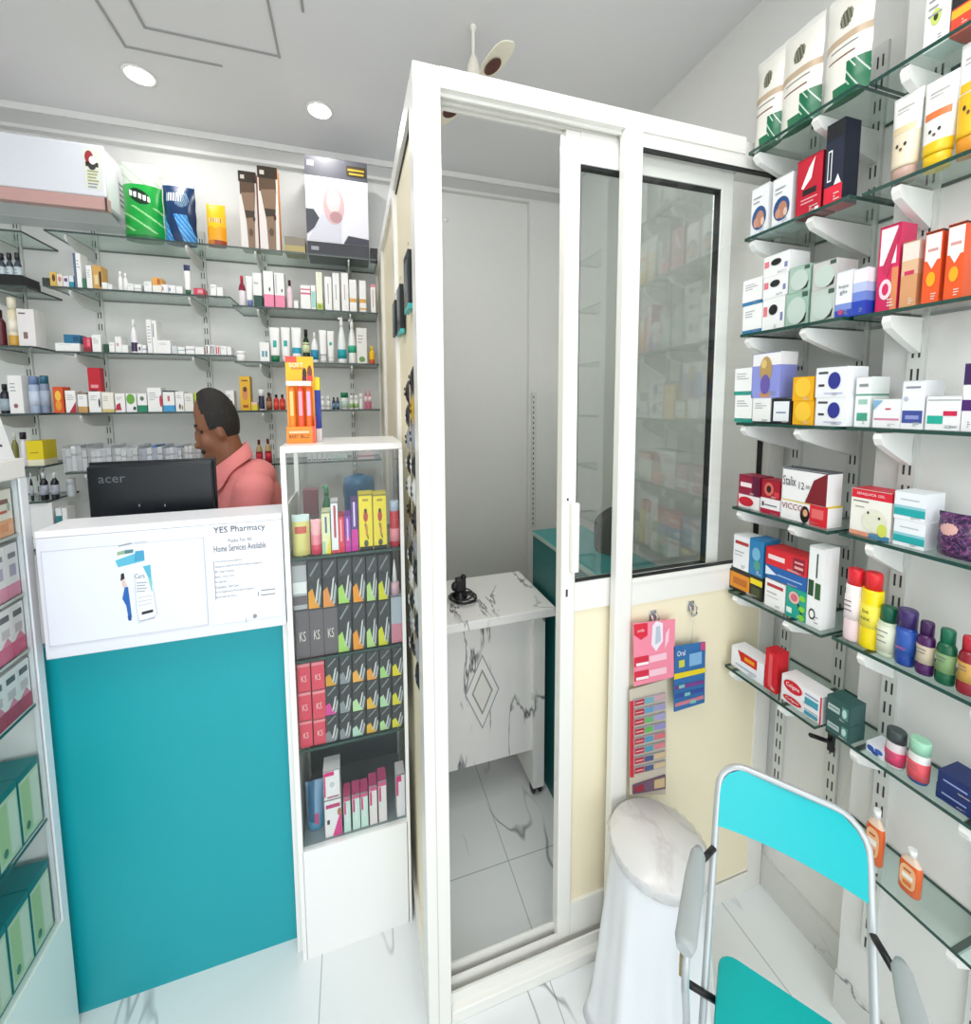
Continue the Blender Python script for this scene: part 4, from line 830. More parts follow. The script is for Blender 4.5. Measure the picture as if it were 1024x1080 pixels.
# third right
bbottle('c3', 248, 258.5, 370, 'squat white jar at shelf end', 'jar', 'cream_jar', kind='jar', body='#f2f2f2', cap='#fafafa')
C3 = [(274, 284, 361, 'white carton with slate print', dict(rects=((.2, .25, .8, .55, '#5a9aa8'), (.45, .25, .55, .55, '#f0f0f0')))), (376, 387, 346, 'tall grey-white carton with plant print', dict(base='#eceae6', discs=((.5, .12, .3, .08, '#6a9a52'),), lines=3))]
for pl, pr, pt, ds, kw in C3: bcarton('c3', pl, pr, pt, ds, **kw)
btube('c3', 283.8, 295, 345, 'white tube with green cap and teal print', cap='#0f7a4c', capf=.18, rects=((.35, .42, .7, .62, '#1fa8a0'),)); btube('c3', 296, 306, 345, 'white tube with teal print', cap='#f2f2f2', rects=((.3, .45, .7, .62, '#1fa8a0'),)); btube('c3', 307, 318, 345, 'white tube with wide turquoise band', cap='#f0f0f0', bands=((.25, .42, '#1aa0b8'),))
bbottle('c3', 318.5, 326.5, 347, 'dark green bottle with cream label', kind='slim', body='#16301c', cap='#0e1410', label=(.3, .6, '#d9e0b0'))
bbottle('c3', 327.5, 335.5, 350, 'white bottle with blue label', kind='slim', body='#f1f3f5', cap='#fafafa', label=(.1, .42, '#1a8ab0'), capr=.3)
btube('c3', 336.5, 344.5, 348, 'slim white tube with silver ring', cap='#f4f4f4', bands=((.22, .26, '#8a9a9c'),)); btube('c3', 345, 352.5, 349, 'slim white tube with teal dot', cap='#f4f4f4', discs=((.5, .6, .2, .06, '#2aa89c'),))
bbottle('c3', 355.5, 365, 334, 'white spray bottle with turquoise label', 'bottle', 'spray_bottle', kind='spray', body='#f1f4f4', cap='#fafafa', label=(.1, .3, '#12a0a8'))
bbottle('c3', 367, 375.5, 336, 'white spray bottle with green label', 'bottle', 'spray_bottle', kind='spray', body='#f2f4f2', cap='#fafafa', label=(.24, .4, '#26a884'))
bbottle('c3', 389, 395.5, 365, 'small yellow bottle with orange base', kind='round', body='#f2c01c', bands=((0, .25, '#d8601c'),), cap='#f4cf2a')
# fourth right
bcarton('c4', 253, 264, 397, 'tall yellow carton with a face print', base='#e8b31c', discs=((.5, .5, .26, .2, '#d88a5c'), (.5, .62, .2, .08, '#5a2f14')), rects=((.2, .85, .8, .9, '#8a5a10'), (.25, .08, .75, .16, '#a8481c')), side='#c2921a', d=.05)
bcarton('c4', 265, 271.5, 424, 'small yellow carton', base='#e6cf3c', bands=((.7, 1, '#eec8b8'),))
bbottle('c4', 272, 278.5, 411, 'navy bottle with white cap', kind='jar', body='#1c2444', cap='#f3f3f3', bands=((0, .06, '#e8e8ec'),))
bbottle('c4', 280, 286.5, 414, 'brown bottle with dark cap', kind='round', body='#6a3a22', cap='#3a2420', label=(.12, .5, '#9c6a4c'))
for k, (pl, pr) in enumerate(((288, 294), (294.5, 300.5))): bbottle('c4', pl, pr, 416, ('left' if k == 0 else 'right') + ' squat red bottle of a pair', kind='round', body='#c8281e', cap='#2a1414', label=(.1, .5, '#d8442c'))
for k, (pl, pr) in enumerate(((338, 342.3), (344, 348.3))): bbottle('c4', pl, pr, 418, ('left' if k == 0 else 'right') + ' small white bottle of a pair', kind='jar', body='#f0f0f0', cap='#e8e8e8', label=(.2, .5, '#d8dcd8'))
for k, (pl, pr) in enumerate(((350, 353.8), (354.2, 358))): bbottle('c4', pl, pr, 419, ('left' if k == 0 else 'right') + ' small navy bottle of a pair', kind='round', body='#233a56', cap='#141c28', label=(.15, .5, '#6a8aa4'))
bbottle('c4', 359, 367.5, 414, 'white bottle with wide green cap', kind='jar', body='#e6ebe8', cap='#127a52', label=(.1, .5, '#b8d0c4'))
for k, (pl, pr) in enumerate(((368.5, 373), (373.5, 378))): bbottle('c4', pl, pr, 417, ('left' if k == 0 else 'right') + ' pale bottle with green print of a pair', kind='jar', body='#e9eee4', cap='#f2f2f0', label=(.12, .4, '#8fb46a'))
bbottle('c4', 378.8, 383, 415, 'plain white slim bottle', kind='jar', body='#f3f3f1', cap='#fafafa')
for k, (pl, pr) in enumerate(((384.3, 387.7), (388.2, 391.8))): bbottle('c4', pl, pr, 412, ('left' if k == 0 else 'right') + ' pink bottle of a pair', kind='round', body='#d86a86', cap='#e8a0b0', label=(.4, .68, '#f0d8dc'))
# fifth right
for k, (pl, pr, pt, ds) in enumerate(((231, 236.5, 462, 'dark red bottle close to the shoulder of the man'), (237, 242, 470, 'half hidden rosy bottle'), (260, 266, 472, 'short pink bottle'), (269, 276.5, 464, 'tall red syrup bottle, left of pair,'), (278.5, 286, 463, 'tall red syrup bottle, right of pair,'))):
    bbottle('c5', pl, pr, pt, ds, kind='slim', body='#a8747a' if k in (1, 2) else '#8c1a2c', bands=(() if k < 3 else ((.5, .8, '#b89a6c'),)), cap='#6a1a24', label=(.1, .42, '#c4283c' if k != 2 else '#e0a8b0'), capr=.42)
for k in range(8):
    pl = 324 + k * 5.3; bcarton('c5', pl, pl + 4.9, 479, 'white vial carton seen through the display case', base='#d9dde0' if k < 5 else '#cfe0da', rects=((.15, .12, .85, .3, '#5c626e' if k < 5 else '#2f7a68'),), d=.04)
bcarton('c5', 378, 395, 476, 'pink and white carton seen through the display case', base='#e8d4d8', bands=((.3, .5, '#c8788a'),))
# far-left bay
tray = root('bottle_tray', '', 'tray', *bplace('a2', -14, 23, 288)[:1]); loc, w, h = bplace('a2', -14, 23, 289)
tray.location = loc; b = MB(); b.box(-w / 2, w / 2, 0, .1, 0, .004, BLACK); b.box(-w / 2, w / 2, 0, .003, .004, h, BLACK); b.box(-w / 2, w / 2, .097, .1, .004, h * .7, BLACK); b.box(-w / 2, -w / 2 + .003, .003, .097, .004, h, BLACK); b.box(w / 2 - .003, w / 2, .003, .097, .004, h, BLACK); b.build('tray_shell', tray)
reg(tray, 'low black open tray holding capped bottles', BPH['a2'], 0, 'tray', 'trays on the back wall')
for k, (pl, pr) in enumerate(((-6, 3), (4, 11.5), (12.5, 20))):
    yy = YS + .03; a = at(pl, 275, y=yy); c = at(pr, 275, y=yy); t_ = at((pl + pr) / 2, 266, y=yy); zz = BROWS['a2'][1] + .0048
    r = root('serum_bottle', '', 'bottle', ((a.x + c.x) / 2, yy, zz)); bottle_parts(r, (c.x - a.x) * .95, t_.z - zz, kind='round', body='#3f4a58', cap='#23272f', label=(.1, .58, '#c9d6dc'), lines=2, capr=.7, n=14)
    reg(r, ['dark-capped bottle half cut by the frame', 'middle dark-capped bottle', 'right dark-capped bottle'][k] + ' in the black tray', BPH['a2'], pl, 'bottle', 'bottles in the black tray')
bbottle('a3', -8, 3, 326, 'maroon bottle cut by the photo edge', body='#5a1424', cap='#3a1018'); bbottle('a3', 4, 16.5, 313, 'cream and gold bottle', kind='waist', body='#e3d9bc', cap='#e6e0c8', bands=((0, .22, '#d0a040'),), label=(.3, .55, '#f0e8d8'))
bcarton('a3', 18.5, 37, 326, 'white carton with brown print', base='#e9e5e4', rects=((.1, .86, .5, .9, '#6a5a5c'), (.3, .2, .55, .38, '#8a6a6a')), d=.06)
bbottle('a4', -3, 8, 405, 'dark bottle cut by the photo edge', body='#252c38', cap='#1a1c22', label=(.1, .5, '#9fb0bc')); bcarton('a4', 9, 24, 396, 'tall white carton with rosy dot', lines=3, discs=((.45, .2, .16, .06, '#9c5a68'),), d=.06)
bbottle('a4', 27.5, 39.5, 397, 'silver-blue spray can', 'can', 'spray_can', kind='can', body='#a9b8d2', cap='#6f86b0', label=(.2, .6, '#c8d3e4')); bbottle('a4', 40, 50, 396, 'slate spray can with teal cap', 'can', 'spray_can', kind='can', body='#7f8ea6', cap='#2f6a80', label=(.2, .6, '#a8b4c6'))
bbottle('a5', 10.5, 17.5, 457, 'olive bottle with pale cap', body='#7a7a3c', cap='#d6d6c8'); bbottle('a5', 19.5, 27, 456, 'white bottle with dark cap', body='#e3e1e6', cap='#241f2c', capr=.9)
bcarton('a5', 28, 46, 465, 'yellow carton with white base', base='#e6cf10', bands=((0, .24, '#e9e6c8'),), rects=((.2, .5, .7, .54, '#a8901c'),), d=.08)
for k, (pl, pr) in enumerate(((31, 34), (40, 48.5), (51.5, 60))): bbottle('a6', pl, pr, 499, ['sliver of a dark bottle by the display case', 'left dark bottle with white cap of a pair', 'right dark bottle with white cap of a pair'][k], body='#1c2028', cap='#d9dde2', label=(.2, .55, '#aeb4c2'), lines=2)
bbottle('a6', 68, 77.5, 505, 'small clear jar at shelf end', 'jar', 'clear_jar', kind='jar', body='#c3cbd0', cap='#d8dcde', inset=.06)
bcarton('a7', 33, 57, 531, 'wide white carton peeping over the counter', d=.1, base='#eef0f0'); bcarton('a7', 60, 66, 536, 'teal and white carton peeping over the counter', base='#e6eeee', bands=((.3, .8, '#1f7f88'),)); bcarton('a7', 66.5, 72, 536, 'small white carton peeping over the counter', base='#eceeee')

# ------------------------------------------------------------------ air conditioner
ac = root('air_conditioner', 'white wall-mounted air conditioner with a pink-brown strip, top left', 'air conditioner', (-1.322, YB, 2.41))
b = MB(); b.box(-.40, .40, -.215, -.001, .02, .25, M('#eceef1', .35), bev=.012); b.face([(-.39, -.215, .02), (.39, -.215, .02), (.39, -.1, -.005), (-.39, -.1, -.005)], M('#d3d5d6', .4)); b.box(-.39, .39, -.1, -.001, -.006, .03, M('#d9dbdc', .4)); b.build('housing', ac)
b = MB(); b.box(-.402, .402, -.232, -.214, .055, .252, M('#e4e7ee', .2), bev=.006); fp = b.build('front_panel', ac)
b = MB(); b.box(-.402, .402, -.231, -.2, .006, .053, M('#c9a09b', .3)); b.build('trim_strip', ac)
b = MB(); b.box(.3975, .4030, -.235, -.2315, .0, .052, M('#4a3436', .4)); b.build('end_clip', ac)
b = MB(); yq = -.2325
b.rect(.335, .08, .392, .235, yq, M('#e3e6dc')); b.disc(.355, .2, .014, .026, yq - .0004, M('#a5333c')); b.disc(.366, .19, .012, .016, yq - .0006, M('#f0f0ea')); b.rect(.342, .165, .384, .182, yq - .0004, M('#3a3a34')); b.disc(.363, .165, .012, .012, yq - .0005, M('#3a3a34'))
for k in range(6): b.rect(.346, .145 - .012 * k, .382 - .004 * (k % 3), .151 - .012 * k, yq - .0004, M('#a9ab6a' if k < 4 else '#9aa0a4'))
b.build('energy_sticker', fp)
b = MB()
for k in range(5): b.box(.4005, .4012, -.12, -.05, .07 + k * .022, .078 + k * .022, M('#8f9a9a', .5))
b.build('side_print', ac)

# ------------------------------------------------------------------ service counter
ct = root('service_counter', 'white service counter with turquoise front and notices', 'counter', (0, 0, 0))
CX0, CX1 = -.734, -.186
b = MB(); b.box(CX0 - .06, CX1, 1.212, 1.235, 0, 1.03, TEAL); b.build('turquoise_front', ct)
b = MB(); b.box(-.708, CX1, 1.151, 1.175, 1.028, 1.321, M('#e2e5ee', .3), bev=.003); sign = b.build('upper_panel', ct)
b = MB(); b.box(-.708, CX1, 1.1512, 1.262, 1.3215, 1.338, M('#eff0f4', .3), bev=.002); b.build('ledge', ct)
b = MB(); b.box(-.708, CX1, 1.175, 1.212, 1.020, 1.027, WHITE); b.build('soffit', ct)
b = MB(); b.box(CX0, CX1, 1.236, 1.46, .985, 1.01, WHITE); b.build('worktop', ct)
b = MB(); b.box(CX1 - .014, CX1, 1.176, 1.46, 0, 1.321, WHITE); b.build('end_panel', ct)
# printed notices on the upper panel
YN = 1.1495
def np_(px, py): p = at(px, py, y=YN); return p.x, p.z
a = np_(43, 580); c = np_(214, 559); e_ = np_(57, 684); f_ = np_(222, 664)
b = MB(); x0, x1, zt, zb_ = a[0], c[0], a[1] - .004, e_[1] + .006
b.box(x0, x1, 1.1480, 1.1510, zb_, zt, M('#e4e8f2', .12)); LNE = M('#c6cad6', .4)
for q in ((x0, x1, zt - .0015, zt), (x0, x1, zb_, zb_ + .0015), (x0, x0 + .0015, zb_, zt), (x1 - .0015, x1, zb_, zt)): b.box(q[0], q[1], 1.1476, 1.1481, q[2], q[3], LNE)
b.build('acrylic_plate', ct)
b = MB(); yp = 1.1474
def npoly(pts, c, dy=0): b.face([(np_(*q)[0], yp - dy, np_(*q)[1]) for q in pts], M(c))
npoly([(122, 591), (152, 580), (153, 591), (125, 598)], '#58b5d2', 0); npoly([(143, 581), (152, 580), (153, 590), (142, 592)], '#3f9dc4', .0002)
npoly([(124, 582), (132, 580), (132, 584), (124, 585.5)], '#8fb08c'); npoly([(132, 580), (141, 579), (141, 582.5), (132, 584)], '#4a7d84')
npoly([(125, 575), (139, 572), (139.5, 573.5), (125.5, 576.5)], '#9aa0aa'); npoly([(142, 572), (155, 570.5), (155, 571.5), (142, 573)], '#c9ced6')
npoly([(128, 605), (131, 604), (132, 610), (130, 613), (127.5, 612)], '#1c1c22'); npoly([(128.5, 612), (131.5, 610), (134.5, 618), (132.5, 620), (130, 619)], '#d8c3bb', .0001)
npoly([(132, 619), (135.5, 618.5), (137.5, 634), (139.5, 650), (136, 651), (133.5, 638), (129.5, 631)], '#1c62b0', .0002); npoly([(135, 649), (139.5, 648), (139, 654), (136, 654)], '#174f96', .0003)
npoly([(142, 604), (147, 596), (159, 594.5), (162, 620), (166, 648), (147, 657), (144, 640)], '#e8ecf3', .0001); npoly([(151, 597), (159, 595), (161, 620), (160.5, 624), (156, 607)], '#53b2cf', .0003); npoly([(156, 607), (161, 612), (161, 624)], '#7bc9c9', .0004)
for q in ((143, 600, '#b9bfcc'),): pass
LW = M('#b9bfcb', .5)
for (pa, pb) in (((142, 604), (144, 640)), ((144, 640), (147, 657)), ((147, 657), (166, 648)), ((161.5, 620), (166, 648))):
    A, B_ = np_(*pa), np_(*pb); b.face([(A[0], yp - .0004, A[1]), (B_[0], yp - .0004, B_[1]), (B_[0] + .0012, yp - .0004, B_[1] + .0012), (A[0] + .0012, yp - .0004, A[1] + .0012)], LW)
q = np_(148, 607); b.text('Cera', q[0], q[1], .02, yp - .0006, M('#5c6470'), .012)
for k in range(4): npoly([(144.5, 614 + k * 3), (144.5 + (11 - 2 * (k % 2)), 613.2 + k * 3), (144.5 + (11 - 2 * (k % 2)), 614.2 + k * 3), (144.5, 615 + k * 3)], '#9aa2ae', .0006)
npoly([(150, 645), (162, 642), (162, 645), (150, 648)], '#25272d', .0006); npoly([(148, 654), (164, 650.5), (164, 651.5), (148, 655)], '#a9adb6', .0006)
for k in range(3): npoly([(146, 630 + k * 4), (161, 627 + k * 4), (161, 627.8 + k * 4), (146, 630.8 + k * 4)], '#c2c7d0', .0006)
b.build('product_picture', ct)
b = MB(); a = np_(222, 562); c = np_(296, 551); e_ = np_(298, 650)
b.box(a[0], c[0] - .003, 1.1485, 1.1510, e_[1] + .004, c[1] - .006, M('#e8eaf2', .3)); yp = 1.1482
INK = M('#3f4248', .6); INK2 = M('#74777f', .6)
p0, p1 = np_(226, 563.5), np_(280, 558.5)
def line(t, pl, pr, pyl, hpx, m):
    A = np_(pl, pyl); B_ = np_(pr, pyl); H_ = np_(pl, pyl - hpx)[1] - A[1]
    b.text(t, (A[0] + B_[0]) / 2, A[1] + H_ / 2 + .001, B_[0] - A[0], yp - .0004, m, H_)
line('YES Pharmacy', 225.5, 280, 565, 8.5, INK); line('Pusha For All', 241, 265.5, 572.5, 4, INK2); line('Home Services Available', 226, 281, 583, 7, INK)
TL = ['Free of Cost Home Delivery', 'Medicine Refill & Full Prescription Support', 'BP / Sugar Checkup', 'Baby / Oral Care', 'Surgicals', 'Cosmetics / Skin Care', 'Pet & Supplement Prescription Support', 'Ayurvedic & more']
for k, t in enumerate(TL): line(t, 227.5, 227.5 + (28, 49, 20, 20, 12, 25, 41, 22)[k], 594.5 + k * 5.35, 2.6, INK2)
x_, z_ = np_(225.3, 592); x2, z2 = np_(226.5, 633); b.rect(x_, z2, x_ + .0012, z_, yp - .0002, INK2)
for k in range(2):
    A = np_(275.5, 622.5 + 5 * k); B_ = np_(290.5, 622.5 + 5 * k); b.rect(A[0], A[1] - .0012, B_[0], A[1] + .0012, yp - .0002, INK2)
A = np_(272.5, 626); b.rect(A[0] - .001, A[1] - .006, A[0] + .001, A[1] + .006, yp - .0002, INK2)
A = np_(262, 653); b.rect(A[0] - .006, A[1] - .008, A[0] - .004, A[1] + .006, yp - .0002, M('#b4b8c2')); A = np_(269, 649.5); b.disc(A[0], A[1], .005, .006, yp - .0002, M('#8d9199'))
b.build('service_notice', ct)

# monitor on the worktop
MY = 1.36
m0, m1, m2, m3 = at(93, 488, y=MY), at(226.5, 485, y=MY), at(100, 546, y=MY), at(227, 540, y=MY)
mcx = (m0.x + m1.x) / 2; mw = m1.x - m0.x
mn = root('monitor', 'black computer monitor seen from behind on the counter', 'monitor', (mcx, MY, 1.0105))
zt = m0.z - 1.0105
b = MB(); b.box(-mw / 2, mw / 2, 0, .012, zt - .26, zt, M('#0c1016', .3), bev=.003); b.box(-mw / 2 + .012, mw / 2 - .012, .0119, .03, zt - .25, zt - .012, M('#11161d', .35), bev=.006)
# the back faces the camera: casing toward -y
b.box(-mw / 2 + .004, mw / 2 - .004, -.012, 0, zt - .255, zt - .005, M('#0d141c', .28), bev=.006); b.box(-mw / 2 + .004, mw / 2 - .004, -.020, -.012, zt - .25, zt - .01, M('#0a1118', .32), bev=.004)
scr = b.build('casing', mn)
b = MB(); p = at(118, 506, y=MY - .02); b.text('acer', p.x - mcx, p.z - 1.0105, .062, -.0206, M('#6f767c', .3, metal=.5)); b.build('maker_lettering', mn)
b = MB()
for px in (147, 174):
    p = at(px, 533, y=MY - .02); b.lathe([(.0, 0), (.003, 0), (.003, .002), (0, .002)], CHROME, n=10, c=(0, 0)) if False else b.disc(p.x - mcx, p.z - 1.0105, .002, .004, -.0206, CHROME)
b.build('screws', mn)
b = MB(); b.box(-.025, .025, .03, .045, .006, zt - .15, BLACK, bev=.003); b.build('stand_neck', mn)
b = MB(); b.box(-.1, .1, -.06, .09, 0, .008, BLACK, bev=.003); b.build('stand_base', mn)

# ------------------------------------------------------------------ display case on the counter's right
KX0, KX1, KY0, KY1, KZ = -.183, .137, 1.151, 1.42, 1.516
kc_ = root('display_case', 'tall narrow white display case with glass front beside the booth', 'display case', (0, 0, 0))
b = MB(); b.box(KX0, KX1, KY0, KY1, KZ - .018, KZ, WHITE, bev=.002); b.build('case_top', kc_)
b = MB(); b.box(KX0 + .012, KX1 - .008, KY0, KY0 + .015, 0, .343, M('#f0f1f0', .25)); b.box(KX0 + .012, KX1 - .008, KY0 + .015, KY1 - .004, .3, .343, M('#8d999b', .4)); b.build('lower_panel', kc_)
for q in ((KX0, KX0 + .013, KY0, KY0 + .016), (KX1 - .010, KX1, KY0, KY0 + .016), (KX0, KX0 + .013, KY1 - .016, KY1), (KX1 - .010, KX1, KY1 - .016, KY1)):
    b = MB(); b.box(q[0], q[1], q[2], q[3], 0, KZ - .018, WHITE); b.build('corner_post', kc_)
b = MB(); b.box(KX0 + .002, KX0 + .006, KY0 + .016, KY1 - .016, 0, 1.345, WHITE); b.build('side_board', kc_)
b = MB(); b.box(KX0 + .013, KX1 - .010, KY0 + .006, KY0 + .009, .344, KZ - .019, CLEAR); b.build('front_glass', kc_)
b = MB(); b.box(KX1 - .006, KX1 - .003, KY0 + .016, KY1 - .016, .344, KZ - .019, CLEAR); b.build('side_glass', kc_)
b = MB(); b.box(KX0 + .013, KX1 - .010, KY1 - .009, KY1 - .006, 1.216, KZ - .019, CLEAR); b.box(KX0 + .013, KX1 - .010, KY1 - .009, KY1 - .006, .344, 1.206, M('#4d5c60', .3)); b.build('back_pane', kc_)
KS = [1.206, .911, .643]
for z in KS:
    b = MB(); b.box(KX0 + .008, KX1 - .008, KY0 + .014, KY1 - .012, z - .008, z, SHELFG); b.box(KX0 + .013, KX1 - .012, KY0 + .0125, KY0 + .014, z - .008, z, EDGE); b.build('case_shelf', kc_)
KPH = ['on upper display case shelf', 'on second display case shelf', 'on third display case shelf', 'on display case floor']
def kplace(k, pl, pr, pt, yf=KY0 + .022, zb=None):
    z = (KS + [.3435])[k] if zb is None else zb
    a = at(pl, pt + 6, y=yf); c = at(pr, pt + 6, y=yf); t = at((pl + pr) / 2, pt, y=yf)
    return Vector(((a.x + c.x) / 2, yf, z + .0004)), c.x - a.x, t.z - z
def kcarton(k, pl, pr, pt, desc, d=.05, zb=None, h=None, name='carton', yf=KY0 + .022, **kw):
    loc, w, hh = kplace(k, pl, pr, pt, yf, zb); h = h or hh
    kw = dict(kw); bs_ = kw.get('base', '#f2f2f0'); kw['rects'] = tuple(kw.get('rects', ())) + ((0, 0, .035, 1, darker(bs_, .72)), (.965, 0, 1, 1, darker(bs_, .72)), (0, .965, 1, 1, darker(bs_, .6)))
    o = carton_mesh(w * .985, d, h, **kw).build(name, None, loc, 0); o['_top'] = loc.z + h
    return reg(o, desc, KPH[k], pl, 'box', 'cartons in the display case')
def spk(u, v): return '#c9533c' if .58 < v < .7 and .15 < u < .8 else '#d8d27c' if v < .85 else '#cfe0dc'
loc, w, h = kplace(0, 307, 325.5, 544); o = pouch_mesh(w, .03, h, spk, 12, 18).build('snack_pouch', None, loc, 0); reg(o, 'pale yellow pouch with red tag', KPH[0], 307, 'pouch', 'pouches in the display case')
loc, w, h = kplace(0, 327, 338.5, 549); o = pouch_mesh(w, .03, h, lambda u, v: '#e0405c' if v < .3 else '#f08a9c' if v < .6 else '#f2b3b8', 10, 14).build('snack_pouch', None, loc, 0); reg(o, 'coral pink pouch', KPH[0], 327, 'pouch', 'pouches in the display case')
K0 = [(338.5, 348, 540, 'white and yellow carton with blue word', dict(base='#e6e8b8', tris=(([(.5, 0), (1, 0), (1, .5)], '#e8d41c'),), rects=((.4, .5, .62, .88, '#3f5f8c'), (.0, .0, .4, .3, '#a8d0a0')))), (348.3, 356, 529, 'tall white carton with red word', dict(base='#eceef0', rects=((.4, .3, .7, .92, '#b8384c'), (0, 0, 1, .06, '#d83a48')))), (356.3, 363, 544, 'red and pink carton', dict(base='#d92a44', rects=((.3, .3, .6, .9, '#f2a0a8'),))), (363.3, 369.5, 543, 'violet carton with white word', dict(base='#8a2fb4', bands=((0, .4, '#c8209c'),), rects=((.35, .3, .6, .9, '#d8c2e8'),))), (369.6, 377, 527, 'tall purple and magenta carton', dict(base='#5a2a86', bands=((0, .42, '#d0159a'),), rects=((.35, .48, .6, .95, '#e2d2ee'),)))]
for pl, pr, pt, ds, kw in K0: kcarton(0, pl, pr, pt, ds, **kw)
for pl, pr, ds in ((377.5, 392.5, 'tall yellow carton with a figure, left of pair,'), (392.8, 407.5, 'tall yellow carton with a figure, right of pair,')):
    kcarton(0, pl, pr, 521, ds, base='#f2dc1c', bands=((0, .06, '#1a1a14'),), discs=((.5, .6, .16, .1, '#b8381c'), (.5, .7, .1, .04, '#2a1a10'), (.55, .35, .08, .12, '#c88a3c'), (.5, .12, .16, .06, '#3a4a2c')), rects=((.3, .87, .7, .91, '#a8901c'),), tris=(([(.4, .45), (.48, .5), (.7, .2), (.62, .18)], '#7a6a1c'),))
loc, w, h = kplace(0, 411, 421.5, 529); r = root('nail_bottle', '', 'bottle', loc); bottle_parts(r, w, h, kind='can', body='#c2182e', cap='#b9c9e0', label=(.12, .4, '#e88a96')); reg(r, 'red bottle with pale blue cap', KPH[0], 411, 'bottle', 'bottles in the display case')
# packs: dark cartons with bright lower corner
def dark(k, pl, pr, pt, pbot, c, desc, zb=None, ks=False):
    yf = KY0 + .022; loc, w, h = kplace(k, pl, pr, pt, yf, zb); bot = at((pl + pr) / 2, pbot, y=yf).z; h = h if zb is None else h
    o = kcarton(k, pl, pr, pt, desc, zb=zb, base='#3b3f41' if c else '#6a6468', d=.05,
                tris=((([(0, 0), (.8, 0), (.5, .18), (.3, .42), (0, .34)], c),) if c else ()) + ((([(.45, .1), (.62, .16), (.82, .62), (.7, .58)], '#d6dad8'), ([(.62, .05), (.8, .05), (.95, .4), (.85, .5)], '#aeb4b4'), ([(.15, .7), (.2, .66), (.8, .92), (.75, .96)], '#8d9494')) if c else ()),
                texts=((('KS', .5, .45, .42, '#e3ded2', .2),) if ks else ()))
    return o
def xr(t): return 308 + t * 14.3
cols1 = ['#e9a02c', '#e8954a', '#a9d86a', '#ee9a2a', '#b8dc86', '#d8da28']
lows = []
xs2 = [307, 323.5, 339.2, 355.3, 371, 385.5, 398, 411.5, 424.2]
lo_t = ['#'] * 3
for k in range(8):
    pl, pr = xs2[k] + .3 - .0, xs2[k + 1] - .3
    tt = 643 - k * 1.6
    if k < 3: o = dark(1, pl + 3 - k, pr + 3 - k, tt, 690, None, 'grey carton with pale initials, lower layer', ks=True)
    elif k < 7: o = dark(1, pl, pr, 636 - (k - 3) * 1.3, 690, cols1[[0, 0, 0, 2, 3, 4, 5][k]], 'dark carton with bright corner, lower layer')
    else: o = kcarton(1, pl, pr, 628, 'pale grey-blue carton with pink foot', base='#b3bcc6', bands=((0, .4, '#d88a9c'),))
    lows.append(o)
names1 = ['pale silver carton with white band, upper layer'] + ['dark carton with %s corner, upper layer' % q for q in ('amber', 'orange', 'light green', 'tangerine', 'pale green', 'lemon')]
for k in range(7):
    pl, pr = xs2[k] + .3, xs2[k + 1] - .3
    if k == 0: kcarton(1, pl, pr, 595, names1[0], zb=top(lows[0]), base='#b4b6b8', bands=((.35, .6, '#eceeec'), (.1, .3, '#6c6468')))
    else: dark(1, pl, pr, 592 - k * 1.3, 640, cols1[k - 1], names1[k], zb=top(lows[k]))
loc, w, h = kplace(1, 410.8, 421.5, 590, zb=top(lows[7])); r = root('nozzle_bottle', '', 'bottle', loc); b = MB(); b.lathe([(w * .46, 0), (w * .48, h * .2), (w * .48, h * .3), (w * .3, h * .34)], M('#e2b9c2', .3), c=(0, w / 2)); b.build('bottle_body', r)
b = MB(); b.lathe([(w * .28, h * .335), (w * .2, h * .6), (w * .05, h * .95)], M('#f4f4f4', .3), c=(0, w / 2)); b.build('nozzle_cap', r); reg(r, 'pink bottle with pointed white nozzle', KPH[1], 412, 'bottle', 'bottles in the display case')
xs3 = [312.5, 327.5, 342.5, 357.5, 371, 386, 400, 413, 426]
for k in range(8):
    zb = None; hs = (.643, .911 - .02)
    for lv in range(3):
        pt = [758, 727.5, 697.5][lv] - k * 2.2 + (2 if k < 2 else 0)
        layer = ['bottom', 'middle', 'top'][lv] + ' layer'
        if k < 2: o = kcarton(2, xs3[k] + .3 + (2 - lv) * 1.2, xs3[k + 1] - .3 + (2 - lv) * 1.2, pt, ('left' if k == 0 else 'right') + f' red carton with pale initials, {layer},', zb=zb, base='#e04a5e', texts=(('KS', .5, .45, .4, '#f6cfd0', .22),), bands=((.86, .965, '#f0949c'),))
        else:
            c = [['#d8a02c', '#d84a9c', '#8a8a90'], ['#8c9298', '#8c9298', '#8c9298'], ['#f0b04a', '#bfe0a8', '#b8dcc8'], ['#eca03a', '#e8b83a', '#e8b83a'], ['#a8d884', '#b4dcb0', '#b8e0a0'], ['#ecdc2c', '#e4dc3c', '#e8e03c']][k - 2][2 - lv if lv != 1 else 1]
            cn = ['first', 'second', 'third', 'fourth', 'fifth', 'last'][k - 2]
            o = dark(2, xs3[k] + .3, xs3[k + 1] - .3, pt, 0, c, f'dark carton, {layer}, {cn} column right of the red ones,', zb=zb)
        zb = top(o)
